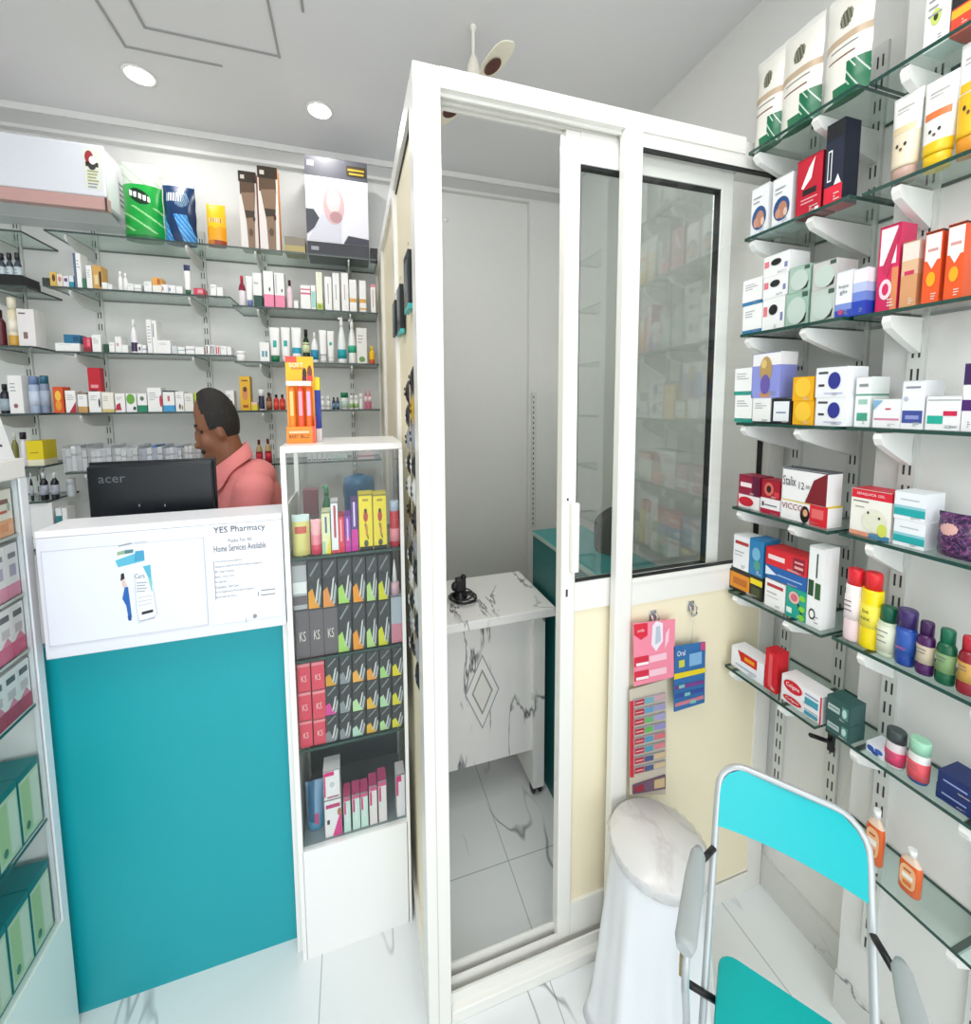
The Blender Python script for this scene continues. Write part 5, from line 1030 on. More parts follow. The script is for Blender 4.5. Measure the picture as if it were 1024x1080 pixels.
# case floor
kf = dict(d=.05)
lo = kcarton(3, 341.5, 360, 842.5, 'lower white and magenta carton of a stack', base='#f1eeef', rects=((.1, .76, .92, .86, '#c43a78'), (.15, .34, .3, .46, '#4a3440')), tris=(([(.45, 0), (1, 0), (1, .62), (.85, .5)], '#e0408c'),), discs=((.88, .62, .12, .1, '#b8765a'),))
kcarton(3, 340.5, 358.5, 812, 'upper white and magenta carton of a stack', zb=top(lo), base='#f2eff0', rects=((0, .1, .12, .92, '#df2a7c'), (.1, .8, .65, .94, '#df2a7c'), (.2, .04, .9, .1, '#b87a92')), discs=((.52, .5, .25, .24, '#f4f4f4'), (.52, .5, .16, .1, '#d3d3d6')))
for k, (pl, pr, pt) in enumerate(((362, 369.5, 840), (371, 379.5, 837), (380, 388, 835), (389, 397.5, 828.5), (398.5, 407.5, 823))):
    mint = k < 3
    kcarton(3, pl, pr, pt, ['first', 'second', 'third', 'fourth', 'fifth'][k] + f' slim {"mint" if mint else "pink"} carton right of the stack', base='#cfe8de' if mint else '#f0e4e4', bands=((.86, 1, '#d8588a'),), rects=((.1, .5, .35, .85, '#df3a80'), (.4, .3, .6, .7, '#e6eeee')), d=.045)
kcarton(3, 417.5, 427, 816, 'slim white and magenta carton in the far right corner', base='#f3eef0', rects=((0, .5, .25, .95, '#df2a7c'), (.1, .82, .6, .96, '#df2a7c')), d=.045)
loc, w, h = kplace(3, 321, 341, 832, KY0 + .045)
o = pouch_mesh(w, .06, h, lambda u, v: '#1c5f86' if (u - .35) ** 2 < .03 and v > .25 else '#c2487c' if (u - .6) ** 2 + (v - .3) ** 2 < .02 else '#4f9cc0' if v < .35 else '#7fa6c4', 14, 16).build('blue_pouch', None, loc, 0); reg(o, 'blue crumpled pouch in the left corner', KPH[3], 322, 'pouch', 'pouches in the display case')
# things seen through the case: jug and small goods on a ledge behind it
lg = root('side_table', 'low white side ledge behind the display case', 'side table', (0, 0, 0))
b = MB(); b.box(-.21, .13, 1.70, 1.98, 1.04, 1.06, WHITE); b.build('table_top', lg)
for xx in (-.20, .10):
    for yy in (1.71, 1.95): b = MB(); b.box(xx, xx + .02, yy, yy + .02, 0, 1.04, WHITE); b.build('leg', lg)
jp = at(378.5, 512, y=1.84)
jg = root('water_jug', 'blue plastic water jug behind the display case glass', 'jug', (jp.x, 1.84, 1.0605)); jr = (at(395, 512, y=1.84).x - at(361.5, 512, y=1.84).x) / 2; jh = at(378, 501, y=1.84).z - 1.0605
b = MB(); b.lathe([(jr * .85, 0), (jr * .95, jh * .1), (jr * .95, jh * .62), (jr, jh * .7), (jr, jh * .86), (jr * .9, jh * .97), (jr * .4, jh)], M('#1a6f9c', .3), n=28); b.build('jug_body', jg)
b = MB(); b.lathe([(jr * .3, jh * .995), (jr * .3, jh * 1.02), (0, jh * 1.025)], M('#16618a', .3), n=16); b.build('jug_lid', jg)
pp = at(344, 525, y=1.78)
pb = root('pump_bottle', 'green pump bottle behind the display case glass', 'bottle', (pp.x, 1.78, 1.0605)); hh = at(345, 513, y=1.78).z - 1.0605
bottle_parts(pb, .045, hh, kind='spray', body='#3fa86a', cap='#4fb878')
bs = at(327, 525, y=1.76); o = carton_mesh(.055, .06, at(327, 517, y=1.76).z - 1.0605, base='#a8707c', bands=((0, .5, '#8c8488'),)).build('carton', None, (bs.x, 1.76, 1.0605)); tag(o, 'dusky pink carton behind the display case glass', 'box')

# items on top of the display case
oy = 1.235
a, c = at(301, 425, y=oy), at(331, 425, y=oy); t_ = at(315, 375, y=oy); hh = t_.z - KZ; ww = c.x - a.x
od = root('product_stand', 'orange and yellow cardboard stand of tubes on the display case', 'product stand', ((a.x + c.x) / 2, oy, KZ + .0005))
b = MB(); OR = M('#ef8a1e'); b.box(-ww / 2, ww / 2, .028, .032, 0, hh, M('#f5a31c'))
b.rect(-ww / 2, hh * .72, ww / 2, hh, .0275, M('#f7b51a')); b.rect(-ww / 2, hh * .93, -ww * .1, hh, .0272, M('#e8503c')); b.text('SOFT', -ww * .12, hh * .9, ww * .5, .0268, M('#f6e9e4'), hh * .05); b.rect(-ww * .3, hh * .85, ww * .12, hh * .875, .0268, M('#c88a1c'))
b.disc(ww * .17, hh * .8, ww * .08, hh * .07, .0268, M('#3a1c18')); b.disc(ww * .36, hh * .82, ww * .09, hh * .08, .0268, M('#7a3a26')); b.rect(ww * .26, hh * .72, ww * .46, hh * .78, .0266, M('#d83a44')); b.rect(ww * .08, hh * .72, ww * .24, hh * .77, .0266, M('#5c1a2a'))
b.build('back_card', od)
b = MB(); b.box(-ww / 2, ww / 2, -.006, .0275, 0, hh * .19, M('#f08a26')); b.text('BABY BILLS', -ww * .05, hh * .08, ww * .72, -.0066, M('#5c2a14'), hh * .045); b.rect(-ww * .4, hh * .115, ww * .3, hh * .14, -.0066, M('#f6c6a0')); b.rect(ww * .42, 0, ww / 2, hh * .19, -.0064, M('#e0564a')); b.build('front_pocket', od)
b = MB(); b.box(-ww * .44, ww * .42, -.004, .0, hh * .66, hh * .71, M('#f6efe9')); b.build('retaining_band', od)
for k, (xx, c1, c2) in enumerate(((-.29, '#f0862a', '#f6c47a'), (.02, '#ee5a3a', '#f2a0b4'), (.31, '#ee6a2a', '#e8a8d0'))):
    r = root('skin_tube', ['left', 'middle', 'right'][k] + ' slim orange tube in the cardboard stand on the display case', 'tube', (od.location.x + xx * ww, oy + .004, KZ + hh * .19 + .0008), group='tubes in the cardboard stand')
    r.location.z = KZ + .004
    b = MB(); R_ = ww * .125; b.lathe([(R_ * .9, hh * .0), (R_, hh * .02), (R_, hh * .62), (R_ * .8, hh * .64)], None, c=(0, R_), n=14, mats=[M(c1)] * 3); b.rect(-R_ * .5, hh * .3, R_ * .5, hh * .58, -.0008, M(c2)); b.build('tube_body', r)
    b = MB(); b.lathe([(R_ * .8, hh * .64), (R_ * .8, hh * .69), (0, hh * .7)], M('#f4e4da'), c=(0, R_), n=14); b.build('cap', r)
b = MB(); b.box(ww / 2 - .0, ww / 2 + .002, -.006, .032, 0, hh * .3, M('#e86a4c')); b.build('side_wing', od)
a, c = at(332, 420, y=1.28), at(337.5, 420, y=1.28)
nb = root('blue_tube', 'tall dark blue pack with yellow top behind the orange stand', 'pack', ((a.x + c.x) / 2, 1.275, KZ + .0005)); zt = at(335, 398, y=1.28).z - KZ; wz = c.x - a.x
b = MB(); b.box(-wz / 2, wz / 2, 0, .04, zt * .2, zt * .8, M('#16309a')); b.box(-wz / 2, wz / 2, 0, .04, zt * .8, zt, M('#e6d41c')); b.build('pack_body', nb)
b = MB(); b.box(-wz / 2 * 1.2, wz / 2 * 1.2, -.002, .042, 0, zt * .2, M('#e3e4e6')); b.build('pack_foot', nb)

# ------------------------------------------------------------------ left display cabinet (faces the shop)
LX = -.734; LZ = 1.507; LY0, LY1 = .62, 1.188
lc = root('glass_cabinet', 'white glass-fronted display cabinet at the left edge', 'display case', (LX, 0, 0))
b = MB(); b.box(-.26, .0, LY0, LY1, LZ - .045, LZ, WHITE, bev=.003); b.build('cabinet_top', lc)
b = MB(); b.box(-.26, 0, LY0, LY1, 0, .335, M('#eaf2ee', .25)); b.build('plinth', lc)
for q in ((-.016, 0, LY1 - .02, LY1), (-.016, 0, LY0, LY0 + .02)): b = MB(); b.box(q[0], q[1], q[2], q[3], .335, LZ - .045, M('#e9eef4', .25)); b.build('corner_post', lc)
b = MB(); b.box(-.26, -.016, LY1 - .008, LY1, .335, LZ - .045, WHITE); b.box(-.26, -.252, LY0, LY1, .335, LZ - .045, WHITE); b.build('back_board', lc)
b = MB(); b.box(-.007, -.004, LY0 + .02, LY1 - .02, .336, LZ - .046, CLEAR); b.build('front_glass', lc)
LS = [1.335, 1.193, 1.058, .918, .62]
for z in LS:
    b = MB(); b.box(-.25, -.012, LY0 + .01, LY1 - .009, z - .007, z, SHELFG if z > 1 else CLEAR); b.box(-.0118, -.0108, LY0 + .021, LY1 - .021, z - .007, z, M('#c9cec9', .3) if z > 1 else M('#1f5c58', .3)); b.build('cabinet_shelf', lc)
LRZ = PI / 2      # local -y faces +x; local +x runs away from the camera
LR = ['top row', 'second row', 'third row', 'fourth row']
def lcarton(z, y0, y1, h, desc, row, d=.06, name='carton', **kw):
    o = carton_mesh((y1 - y0) * .97, d, h, **kw).build(name, None, (LX - .016, (y0 + y1) / 2, z + .0004), LRZ)
    return reg(o, desc, row, -y0, 'box', 'cartons in the left cabinet')
NTHR = ['first', 'second', 'third', 'fourth', 'fifth', 'sixth']
for k in range(3):
    y1 = 1.164 - k * .052
    lcarton(LS[0], y1 - .052, y1, .105, f'cream carton with peach foot, {NTHR[k]} from the counter', 'in left cabinet top row', base='#f0ece2', bands=((0, .36, '#eeb58c'),), rects=((.1, .7, .8, .8, '#8a6a62'), (.15, .5, .7, .56, '#c86a5a'), (.2, .1, .7, .28, '#e2986a')), discs=((.8, .62, .08, .1, '#a9c0a8'),))
for k in range(5):
    y1 = 1.166 - k * .036
    lcarton(LS[1], y1 - .036, y1, .122, f'white carton with {"pink" if k < 2 else "orange"} foot, {NTHR[k]} from the counter', 'in left cabinet second row', base='#f0eef0', bands=((0, .26, '#e89ab4' if k < 2 else '#f0a878'),), rects=((.25, .4, .75, .62, '#b9b0c8'), (.2, .74, .8, .84, '#8c8a94')))
for row, zz, lab in ((2, LS[2], 'third row'), (3, LS[3], 'fourth row')):
    for k in range(5):
        y1 = 1.166 - k * .036
        lcarton(zz, y1 - .036, y1, .118, f'white carton with rose-red foot, {NTHR[k]} from the counter', f'in left cabinet {lab}', base='#f2f0f0', bands=((0, .3, '#d8688a' if row == 2 else '#b8405c'),), rects=((.15, .76, .85, .88, '#6a6a70'), (.2, .45, .8, .62, '#cfc6ca')), tris=(([(.1, .3), (.9, .3), (.6, .45)], '#e08aa4'),))
for row, zz, hh_ in ((0, LS[4], .168), (1, .3355, .178)):
    for k in range(4):
        y1 = 1.164 - k * .064; zl = ['upper', 'lower'][row]
        o = lcarton(zz, y1 - .064, y1, hh_, f'teal and pale green carton, {NTHR[k]} from the counter', f'in left cabinet, {zl} teal row', d=.14, base='#12777a', rects=((.04, .03, .96, .9, '#cfe0c0'), (.1, .1, .5, .85, '#b9d49a'), (.55, .1, .9, .85, '#e2ead6')), discs=((.3, .2, .1, .06, '#4f7f6a'),))
# calendar on top of the cabinet
cl = root('desk_calendar', 'white and blue standing card on the left cabinet top', 'calendar', (LX - .032, 1.155, LZ + .0005), 0)
b = MB()
b.face([(.028, -.06, 0), (.028, .012, 0), (.006, .012, .11), (.006, -.06, .11)], M('#f0f2f6')); b.face([(-.03, .012, 0), (-.03, -.06, 0), (.006, -.06, .11), (.006, .012, .11)], M('#3f8ac8')); b.face([(.028, .012, 0), (.0275, .012, 0), (-.03, .012, 0), (.006, .012, .11)], M('#6aa6d8'))
b.face([(-.03, -.06, 0), (-.03, .012, 0), (.028, .012, 0), (.028, -.06, 0)], M('#3a3568'))
for k in range(4): z0_ = .03 + k * .016; xx = .0285 - .022 * z0_ / .11; b.face([(xx, -.045, z0_), (xx, -.01, z0_), (xx - .001, -.01, z0_ + .005), (xx - .001, -.045, z0_ + .005)], M('#4a4c56'))
b.build('folded_card', cl)

# ------------------------------------------------------------------ hanging goods
def hook(px, py, lab):
    p = at(px, py, y=YO + .003)
    r = root('wall_hook', lab, 'hook', (p.x, YO + .0035, p.z), group='chrome hooks on the cream panel')
    b = MB(); b.box(-.012, .012, -.003, 0, -.012, .018, CHROME, bev=.002); b.build('plate', r)
    b = MB()
    for s in (-1, 1): b.tube([(s * .006, -.004, .010), (s * .010, -.014, .002), (s * .008, -.016, -.014), (s * .004, -.012, -.022), (0, -.006, -.018)], .0028, CHROME, 8)
    b.build('prongs', r); return p
h1 = hook(688, 650, 'small chrome hook above the pink toothbrush card'); h2 = hook(728, 640, 'small chrome hook above the blue toothbrush card')
YH = YO - .022
def hp(px, py, dy=0): p = at(px, py, y=YH + dy); return (p.x, YH + dy, p.z)
def sheet(b, pts, m, t=.0022, dy=0):
    P = [Vector(hp(px, py, dy)) for px, py in pts]; m = M(m) if isinstance(m, str) else m
    b.face([tuple(v) for v in P], m); b.face([tuple(v + Vector((0, t, 0))) for v in reversed(P)], m)
    for i in range(len(P)): A, B_ = P[i], P[(i + 1) % len(P)]; b.face([tuple(B_), tuple(A), tuple(A + Vector((0, t, 0))), tuple(B_ + Vector((0, t, 0)))], m)
def dec(b, pts, m, dy): b.face([hp(px, py, dy) for px, py in pts], M(m))
r = root('toothbrush_card', 'pink hanging toothbrush card on the cream panel', 'card', (0, 0, 0), group='cards hung on the cream panel')
b = MB(); sheet(b, [(669, 724), (668, 658), (712, 653), (711, 714)], '#f08aa2'); b.build('card_back', r)
b = MB(); dec(b, [(668.5, 659), (683, 657), (683, 670), (676, 675), (669, 670)], '#d81f3c', -.001); dec(b, [(688, 660), (692, 655), (699, 657), (699, 676), (692, 687), (687, 680)], '#e9e2ea', -.001); dec(b, [(692, 661), (696, 660), (697, 676), (691, 680)], '#b9bfd0', -.0014)
q = hp(676, 665, -.0016); b.text('smile', q[0], q[2], .022, q[1], M('#f6d9dc'), .009)
dec(b, [(702, 668), (706, 662), (705, 676), (701, 684)], '#f6c6d6', -.0012)
for k in range(2): dec(b, [(669, 694 + 15 * k), (684, 691 + 15 * k), (684, 701 + 15 * k), (669, 704 + 15 * k)], '#d2203f', -.001); dec(b, [(671, 700 + 15 * k), (684, 697.5 + 15 * k), (684, 700.5 + 15 * k), (671, 703 + 15 * k)], '#f3e4e8', -.0014); dec(b, [(685, 692 + 15 * k), (703, 688 + 15 * k), (703, 695 + 15 * k), (685, 699 + 15 * k)], '#f7c4d2', -.001)
b.build('printed_panel', r)
b = MB(); b.tube([(h1.x, YO - .011, h1.z - .017), (h1.x + .002, YH, hp(690, 655.5)[2])], .0012, CHROME, 6); b.build('hanging_wire', r)
r = root('toothbrush_strip', 'long red-edged strip of packed toothbrushes below the pink card', 'strip', (0, 0, 0), group='cards hung on the cream panel')
b = MB(); sheet(b, [(664.5, 838), (664, 728), (703, 716), (702, 838)], '#c9bfae', dy=.004); dec(b, [(664.2, 820), (664, 740), (668.5, 738.5), (668.5, 820)], '#cf1c30', .0034); b.build('card_back', r)
bc = ['#6aa9b8', '#5f9ac0', '#6ab06a', '#5fb05a', '#4f93b4', '#4a92a8', '#3f4f7c', '#46527c']; rc = ['#c9a0a8', '#9a96c0', '#a49cc8', '#8f8ac0', '#d06a72', '#d27a80', '#d3b68a', '#cdb58c']
for k in range(8):
    y0_ = 738 - k * 0 + k * 10.2
    b = MB()
    P = [(669, y0_ + 1), (702, y0_ - 7), (702, y0_ - .5), (669, y0_ + 7.5)]
    sheet(b, P, '#a9a6ae', t=.004, dy=-.001); dec(b, [(669.5, y0_ + 1.3), (679.5, y0_ - 1.1), (679.5, y0_ + 4.6), (669.5, y0_ + 7)], '#b3182f', -.0016); dec(b, [(680, y0_ - 1), (689, y0_ - 3), (689, y0_ + 2.4), (680, y0_ + 4.6)], bc[k], -.0016); dec(b, [(690, y0_ - 3.6), (701.5, y0_ - 6.6), (701.5, y0_ - 1.2), (690, y0_ + 1.8)], rc[k], -.0016); dec(b, [(670.5, y0_ + 3.4), (678.5, y0_ + 1.5), (678.5, y0_ + 2.6), (670.5, y0_ + 4.5)], '#e9b3b8', -.002)
    b.build('brush_pack', r)
for y0_ in (832,):
    b = MB(); sheet(b, [(668, y0_ - 3), (702, y0_ - 14), (702, y0_), (668, y0_ + 6)], '#6a4f66', t=.004, dy=-.001); dec(b, [(690, y0_ - 9), (701, y0_ - 12), (701, y0_ - 2), (690, y0_)], '#cbb083', -.0016); dec(b, [(669, y0_ - 2), (679, y0_ - 5), (679, y0_ + 2), (669, y0_ + 4)], '#96203a', -.0016); b.build('brush_pack', r)
r = root('toothbrush_card', 'blue hanging toothbrush card with yellow band on the cream panel', 'card', (0, 0, 0), group='cards hung on the cream panel')
b = MB(); sheet(b, [(711, 751), (710.5, 682), (744, 677), (743, 741)], '#2a6aa6'); b.build('card_back', r)
b = MB(); dec(b, [(711, 711), (744, 704), (744, 709), (711, 717)], '#e8cf1c', -.001); dec(b, [(739, 678), (744, 677.2), (744, 685), (739, 686)], '#c8447c', -.001); dec(b, [(716, 697), (722, 695.5), (722, 703), (716, 704.5)], '#c9c94a', -.001)
q = hp(718.5, 689, -.0012); b.text('Oral', q[0], q[2], .028, q[1], M('#f2f5f8'), .016)
dec(b, [(727, 690), (740, 687), (740, 700), (727, 703)], '#7fb0d8', -.001)
for k in range(3): dec(b, [(712, 724 + 9 * k), (742, 717 + 8 * k), (742, 721 + 8 * k), (712, 728 + 9 * k)], ['#7a3a8c', '#2f4a9c', '#c87a8a'][k], -.001); dec(b, [(716 + 6 * k, 723 + 8 * k), (722 + 6 * k, 721.5 + 8 * k), (722 + 6 * k, 725 + 8 * k), (716 + 6 * k, 726.5 + 8 * k)], '#7fc0b8', -.0014)
b.build('printed_panel', r)
b = MB(); b.tube([(h2.x, YO - .011, h2.z - .017), (hp(729, 680)[0], YH, hp(729, 680)[2])], .0008, CHROME, 6); b.build('hanging_wire', r)
# left side of the booth: small dark packs and long sachet strips
XH = X0 + .006
def spack(y, z0, z1, w, lab, c='#1d2226', foot='#3aa8a4'):
    r = root('hanging_pack', lab, 'pack', (XH, y, z0), group='packs hung on the booth side')
    b = MB(); h = z1 - z0; b.box(-.012, 0, -w / 2, w / 2, h * .09, h, M(c, .3), bev=.002); b.box(-.0128, -.012, -w * .3, w * .3, h * .3, h * .85, M('#6a7478', .4)); b.build('pack_body', r)
    b = MB(); b.box(-.012, 0, -w / 2, w / 2, 0, h * .09, M(foot, .4)); b.build('pack_foot', r)
    b = MB(); b.tube([(-.006, 0, h), (-.004, 0, h + .03)], .001, CHROME, 6); b.build('hanging_wire', r)
def ypx(px, py): return at(px, py, x=XH).y
spack(ypx(419, 340), at(419, 355, x=XH).z, at(419, 318, x=XH).z, .07, 'dark hanging pack furthest from the booth corner', foot='#23282c')
spack(ypx(424.5, 330), at(426, 352, x=XH).z, at(424, 303, x=XH).z, .075, 'dark hanging pack with teal foot, middle of three on the booth side')
spack(ypx(433, 300), at(434, 328, x=XH).z, at(433, 267, x=XH).z, .075, 'dark hanging pack with teal foot nearest the booth corner')
STC = ['#14161a', '#8f949a', '#c3c7c6', '#b08f2a', '#1c2026', '#777b80', '#dadbd8', '#23262b']
for s_, (yy, zt_, zb_, lab) in enumerate(((ypx(438, 500), at(438, 385, x=XH).z, at(441, 720, x=XH).z, 'long hanging strip of black and silver sachets nearest the booth corner'), (ypx(432.5, 480), at(433, 400, x=XH).z, at(437, 690, x=XH).z, 'long hanging strip of dark sachets second from the booth corner'))):
    r = root('sachet_strip', lab, 'strip', (XH, yy, zb_), group='sachet strips on the booth side'); n = 12; h = (zt_ - zb_) / n
    b = MB(); b.box(-.001, 0, -.004, .004, 0, zt_ - zb_, M('#3a3c40')); b.build('backing_tape', r)
    for k in range(n):
        b = MB(); c = ['#14161a', '#9a9ea2', '#1c2026', '#c3c7c6', '#23262b', '#7d8186', '#15171b', '#d2d3d0', '#1c2026', '#8f949a', '#b8962c' if s_ == 0 else '#23262b', '#1a1d22'][k]
        rr = []; m_ = M(c, .25, coat=.3)
        w_ = .036
        for i in range(7):
            v = i / 6; e = math.sin(PI * v) ** .6 if 0 < v < 1 else 0
            rr.append([(-.002 - .009 * e * math.sin(PI * j / 6), -w_ / 2 + w_ * j / 6 + .006 * math.sin(k * 2.1), h * k + h * .97 * v) for j in range(7)])
        b.loft(rr, m_, caps=(False, False), closed=False)
        b.rect(0, 0, 0, 0, 0, m_) if False else None
        for j in range(2): b.box(-.0125, -.0105, -w_ * .25 + j * .006, w_ * .2, h * (k + .35 + .22 * j), h * (k + .47 + .22 * j), M('#d9dad6' if c in ('#14161a', '#1c2026', '#23262b') else '#1a1b1e'))
        b.build('sachet', r)

# ------------------------------------------------------------------ plastic stool
st = root('stool', 'tall white plastic stool with film-wrapped marble top beside the booth', 'stool', (.722, .775, 0))
b = MB(); n = 96; rings = []
def srad(a, t):
    base = .108 + .046 * t ** 1.15 + (.012 * max(0, (t - .85) / .15) ** 2)
    rib = .5 + .5 * math.cos(8 * a)
    return base * (1 + .085 * min(1, t * 2.2) * (rib ** 3 - .5))
for k in range(17):
    t = k / 16; rings.append([(-.022 * t + srad(2 * PI * j / n, t) * math.cos(2 * PI * j / n + .3), -.026 * t + srad(2 * PI * j / n, t) * math.sin(2 * PI * j / n + .3), .488 * (1 - t)) for j in range(n)])
b.loft(rings, M('#eef1f5', .25), caps=(False, True)); b.build('body', st)
b = MB(); b.lathe([(.108, .470), (.117, .474), (.118, .492), (.112, .503), (.0, .506)], MARBS, n=48); b.build('seat', st)
b = MB(); rings = []
for k in range(5):
    t = k / 4; rings.append([((.1185 + .004 * t + .0035 * math.sin(17 * a) * t + .002 * math.sin(31 * a)) * math.cos(a), (.1185 + .004 * t + .0035 * math.sin(17 * a) * t) * math.sin(a), .503 - .022 * t + .004 * math.sin(5 * a) * t) for a in [2 * PI * j / 96 for j in range(96)]])
b.loft(rings, FILM, caps=(False, False)); b.build('plastic_wrap', st)
b = MB(); a0 = math.radians(212)
for k in range(7):
    zz = .24 - k * .012; rr = .135 + .01 * k / 7; aa = a0 + k * .012
    b.box(-.004, .004, -.001, .0, -.002, .002, M('#c6cad0'), mx=Matrix.Translation((rr * math.cos(aa) * 1.03, rr * math.sin(aa) * 1.03, zz)) @ Matrix.Rotation(aa + PI / 2, 4, 'Z'))
b.build('embossed_lettering', st)

# ------------------------------------------------------------------ turquoise folding chair
TUBE = M('#c3c8ca', .3, metal=.35)
ch = root('folding_chair', 'turquoise folding chair with grey tube frame and armrests', 'chair', (.687, .436, 0), math.atan2(-.79, .61))
SL = .127 / .236
def up(z): return SL * (z - .504)
TQ = M('#00bec6', .25); TQ2 = M('#04b2b0', .3)
hw = .118
b = MB(); ztop = .842; pts = [(-hw, up(.0), .0)] + [(-hw, up(z), z) for z in (.2, .4, .504, .6, .7, .78)]
cr = .05
for k in range(1, 6): a = PI / 2 * k / 6; pts.append((-hw + cr - cr * math.cos(a), up(ztop - cr + cr * math.sin(a)), ztop - cr + cr * math.sin(a)))
pts += [(x, up(ztop), ztop) for x in (-hw + cr, -.02, .02, hw - cr)]
for k in range(5, 0, -1): a = PI / 2 * k / 6; pts.append((hw - cr + cr * math.cos(a), up(ztop - cr + cr * math.sin(a)), ztop - cr + cr * math.sin(a)))
pts += [(hw, up(z), z) for z in (.78, .7, .6, .504, .4, .2, .0)]
b.tube(pts, .0065, TUBE, 10); b.build('back_frame', ch)
b = MB(); rows = 9; cols = 20; rings = []
for i in range(rows):
    t = i / (rows - 1); z = .738 + (ztop - .003 - .738) * t
    zz = ztop - z; xw = hw - .004 if zz > cr else hw - .004 - (cr - math.sqrt(max(0, cr ** 2 - (cr - zz) ** 2)))
    rings.append([(-xw + 2 * xw * j / cols, up(z) - .006 + .010 * (1 - (2 * j / cols - 1) ** 2) * 1.0, z + .004 * (1 - (2 * j / cols - 1) ** 2) * (1 - t)) for j in range(cols + 1)])
b.loft(rings, TQ, caps=(False, False), closed=False); b.loft([[(p[0], p[1] + .006, p[2]) for p in r] for r in rings], TQ, caps=(False, False), closed=False)
for j in range(cols): b.face([rings[0][j], rings[0][j + 1], (rings[0][j + 1][0], rings[0][j + 1][1] + .006, rings[0][j + 1][2]), (rings[0][j][0], rings[0][j][1] + .006, rings[0][j][2])], TQ); b.face([rings[-1][j], rings[-1][j + 1], (rings[-1][j + 1][0], rings[-1][j + 1][1] + .006, rings[-1][j + 1][2]), (rings[-1][j][0], rings[-1][j][1] + .006, rings[-1][j][2])], TQ)
b.build('backrest', ch)
b = MB(); rp = []
sx, sy0, sy1 = .100, -.21, .084; rc_ = .03
for (cx_, cy_, a0) in ((sx - rc_, sy1 - rc_, 0), (-sx + rc_, sy1 - rc_, 90), (-sx + rc_, sy0 + rc_, 180), (sx - rc_, sy0 + rc_, 270)):
    for k in range(6): a = math.radians(a0 + 90 * k / 5); rp.append((cx_ + rc_ * math.cos(a), cy_ + rc_ * math.sin(a)))
b.loft([[(x, y, .496) for x, y in rp], [(x, y, .508) for x, y in rp], [(x * .97, y * .97, .511) for x, y in rp]], TQ2); b.build('seat', ch)
for s in (-1, 1):
    b = MB(); xx = s * .142; pts = [(xx, .06, .712), (xx, -.06, .700), (xx, -.095, .66), (xx, -.088, .6), (xx, -.05, .5), (xx, -.01, .3), (xx, .04, .006)]; b.tube(pts, .0065, TUBE, 10); b.build('leg', ch)
    b = MB(); arm = [(-.125, .012), (-.11, .0165), (0, .0165), (.05, .013), (.062, .007)]
    ay = lambda y: y
    rr = []
    for y, w_ in arm: rr.append([(xx + w_ * math.cos(2 * PI * j / 16), y, .722 + .009 * math.sin(2 * PI * j / 16) - .02 * max(0, (-.08 - y)) ) for j in range(16)])
    b.loft(rr, M('#a9b0b0', .45)); b.build('armrest', ch)
    b = MB(); b.tube([(s * hw, up(.70), .70), (s * .135, .058, .706)], .006, BLACK, 8); b.build('arm_pin', ch)
    b = MB(); b.tube([(s * .1, 0.0, .50), (s * .15, -.02, .52)], .006, BLACK, 8); b.build('hinge_bolt', ch)
    b = MB(); b.box(xx - .012, xx + .002, -.075, -.05, .60, .64, M('#a08a5c', .5)); b.build('frame_bracket', ch)
b = MB(); b.tube([(-.142, .031, .07), (.142, .031, .07)], .005, TUBE, 8); b.build('stretcher', ch)
b = MB()
for s in (-1, 1):
    b.lathe([(.009, 0), (.009, .018), (.007, .02)], BLACK, c=(s * hw, up(0)), n=12); b.lathe([(.009, 0), (.009, .018), (.007, .02)], BLACK, c=(s * .142, .04), n=12)
b.build('rubber_feet', ch)

# ------------------------------------------------------------------ the man at the counter
def remeshed(mb, name, parent, voxel, mat, smooth=6):
    o = mb.build(name, None)
    md = o.modifiers.new('r', 'REMESH'); md.mode = 'VOXEL'; md.voxel_size = voxel
    sm = o.modifiers.new('s', 'SMOOTH'); sm.factor = .5; sm.iterations = smooth
    bpy.context.view_layer.update()
    me = bpy.data.meshes.new_from_object(o.evaluated_get(bpy.context.evaluated_depsgraph_get()))
    o.modifiers.clear(); old = o.data; o.data = me; bpy.data.meshes.remove(old)
    me.materials.clear(); me.materials.append(mat)
    for p in me.polygons: p.use_smooth = True; p.material_index = 0
    o.parent = parent; return o
def caps(b, p0, p1, r0, r1):
    p0, p1 = Vector(p0), Vector(p1); m = WHITE; n = 6
    pts = [p0 + (p1 - p0) * k / n for k in range(n + 1)]; b.tube(pts, r0, m, 14, r1); b.ell(p0, (r0,) * 3, m, nu=14, nv=8); b.ell(p1, (r1,) * 3, m, nu=14, nv=8)
SKIN = M('#8a5a40', .5, mott=.12, bscale=25); HAIR = M('#2b2623', .75, bump=.9, bscale=120, mott=.75); SHIRT = M('#ee8d8c', .75, bump=.35, bscale=90, mott=.08)
FA = math.radians(180 + 14); _h = at(227, 447, y=1.70); mp = Vector((_h.x + .098, 1.72, 0))
man = root('person', 'person in salmon pink shirt looking down behind the monitor', 'person', mp, FA)
HT = Matrix.Translation((.098, 0, _h.z - .008)) @ Matrix.Rotation(math.radians(14), 4, 'Y') @ Matrix.Diagonal((.77, .90, 1.10, 1))
def H(p): return HT @ Vector(p)
b = MB()
b.ell((-.012, 0, .022), (.088, .07, .098), WHITE, HT); b.ell((.026, 0, -.052), (.058, .052, .085), WHITE, HT); b.ell((.05, 0, -.115), (.032, .034, .03), WHITE, HT)
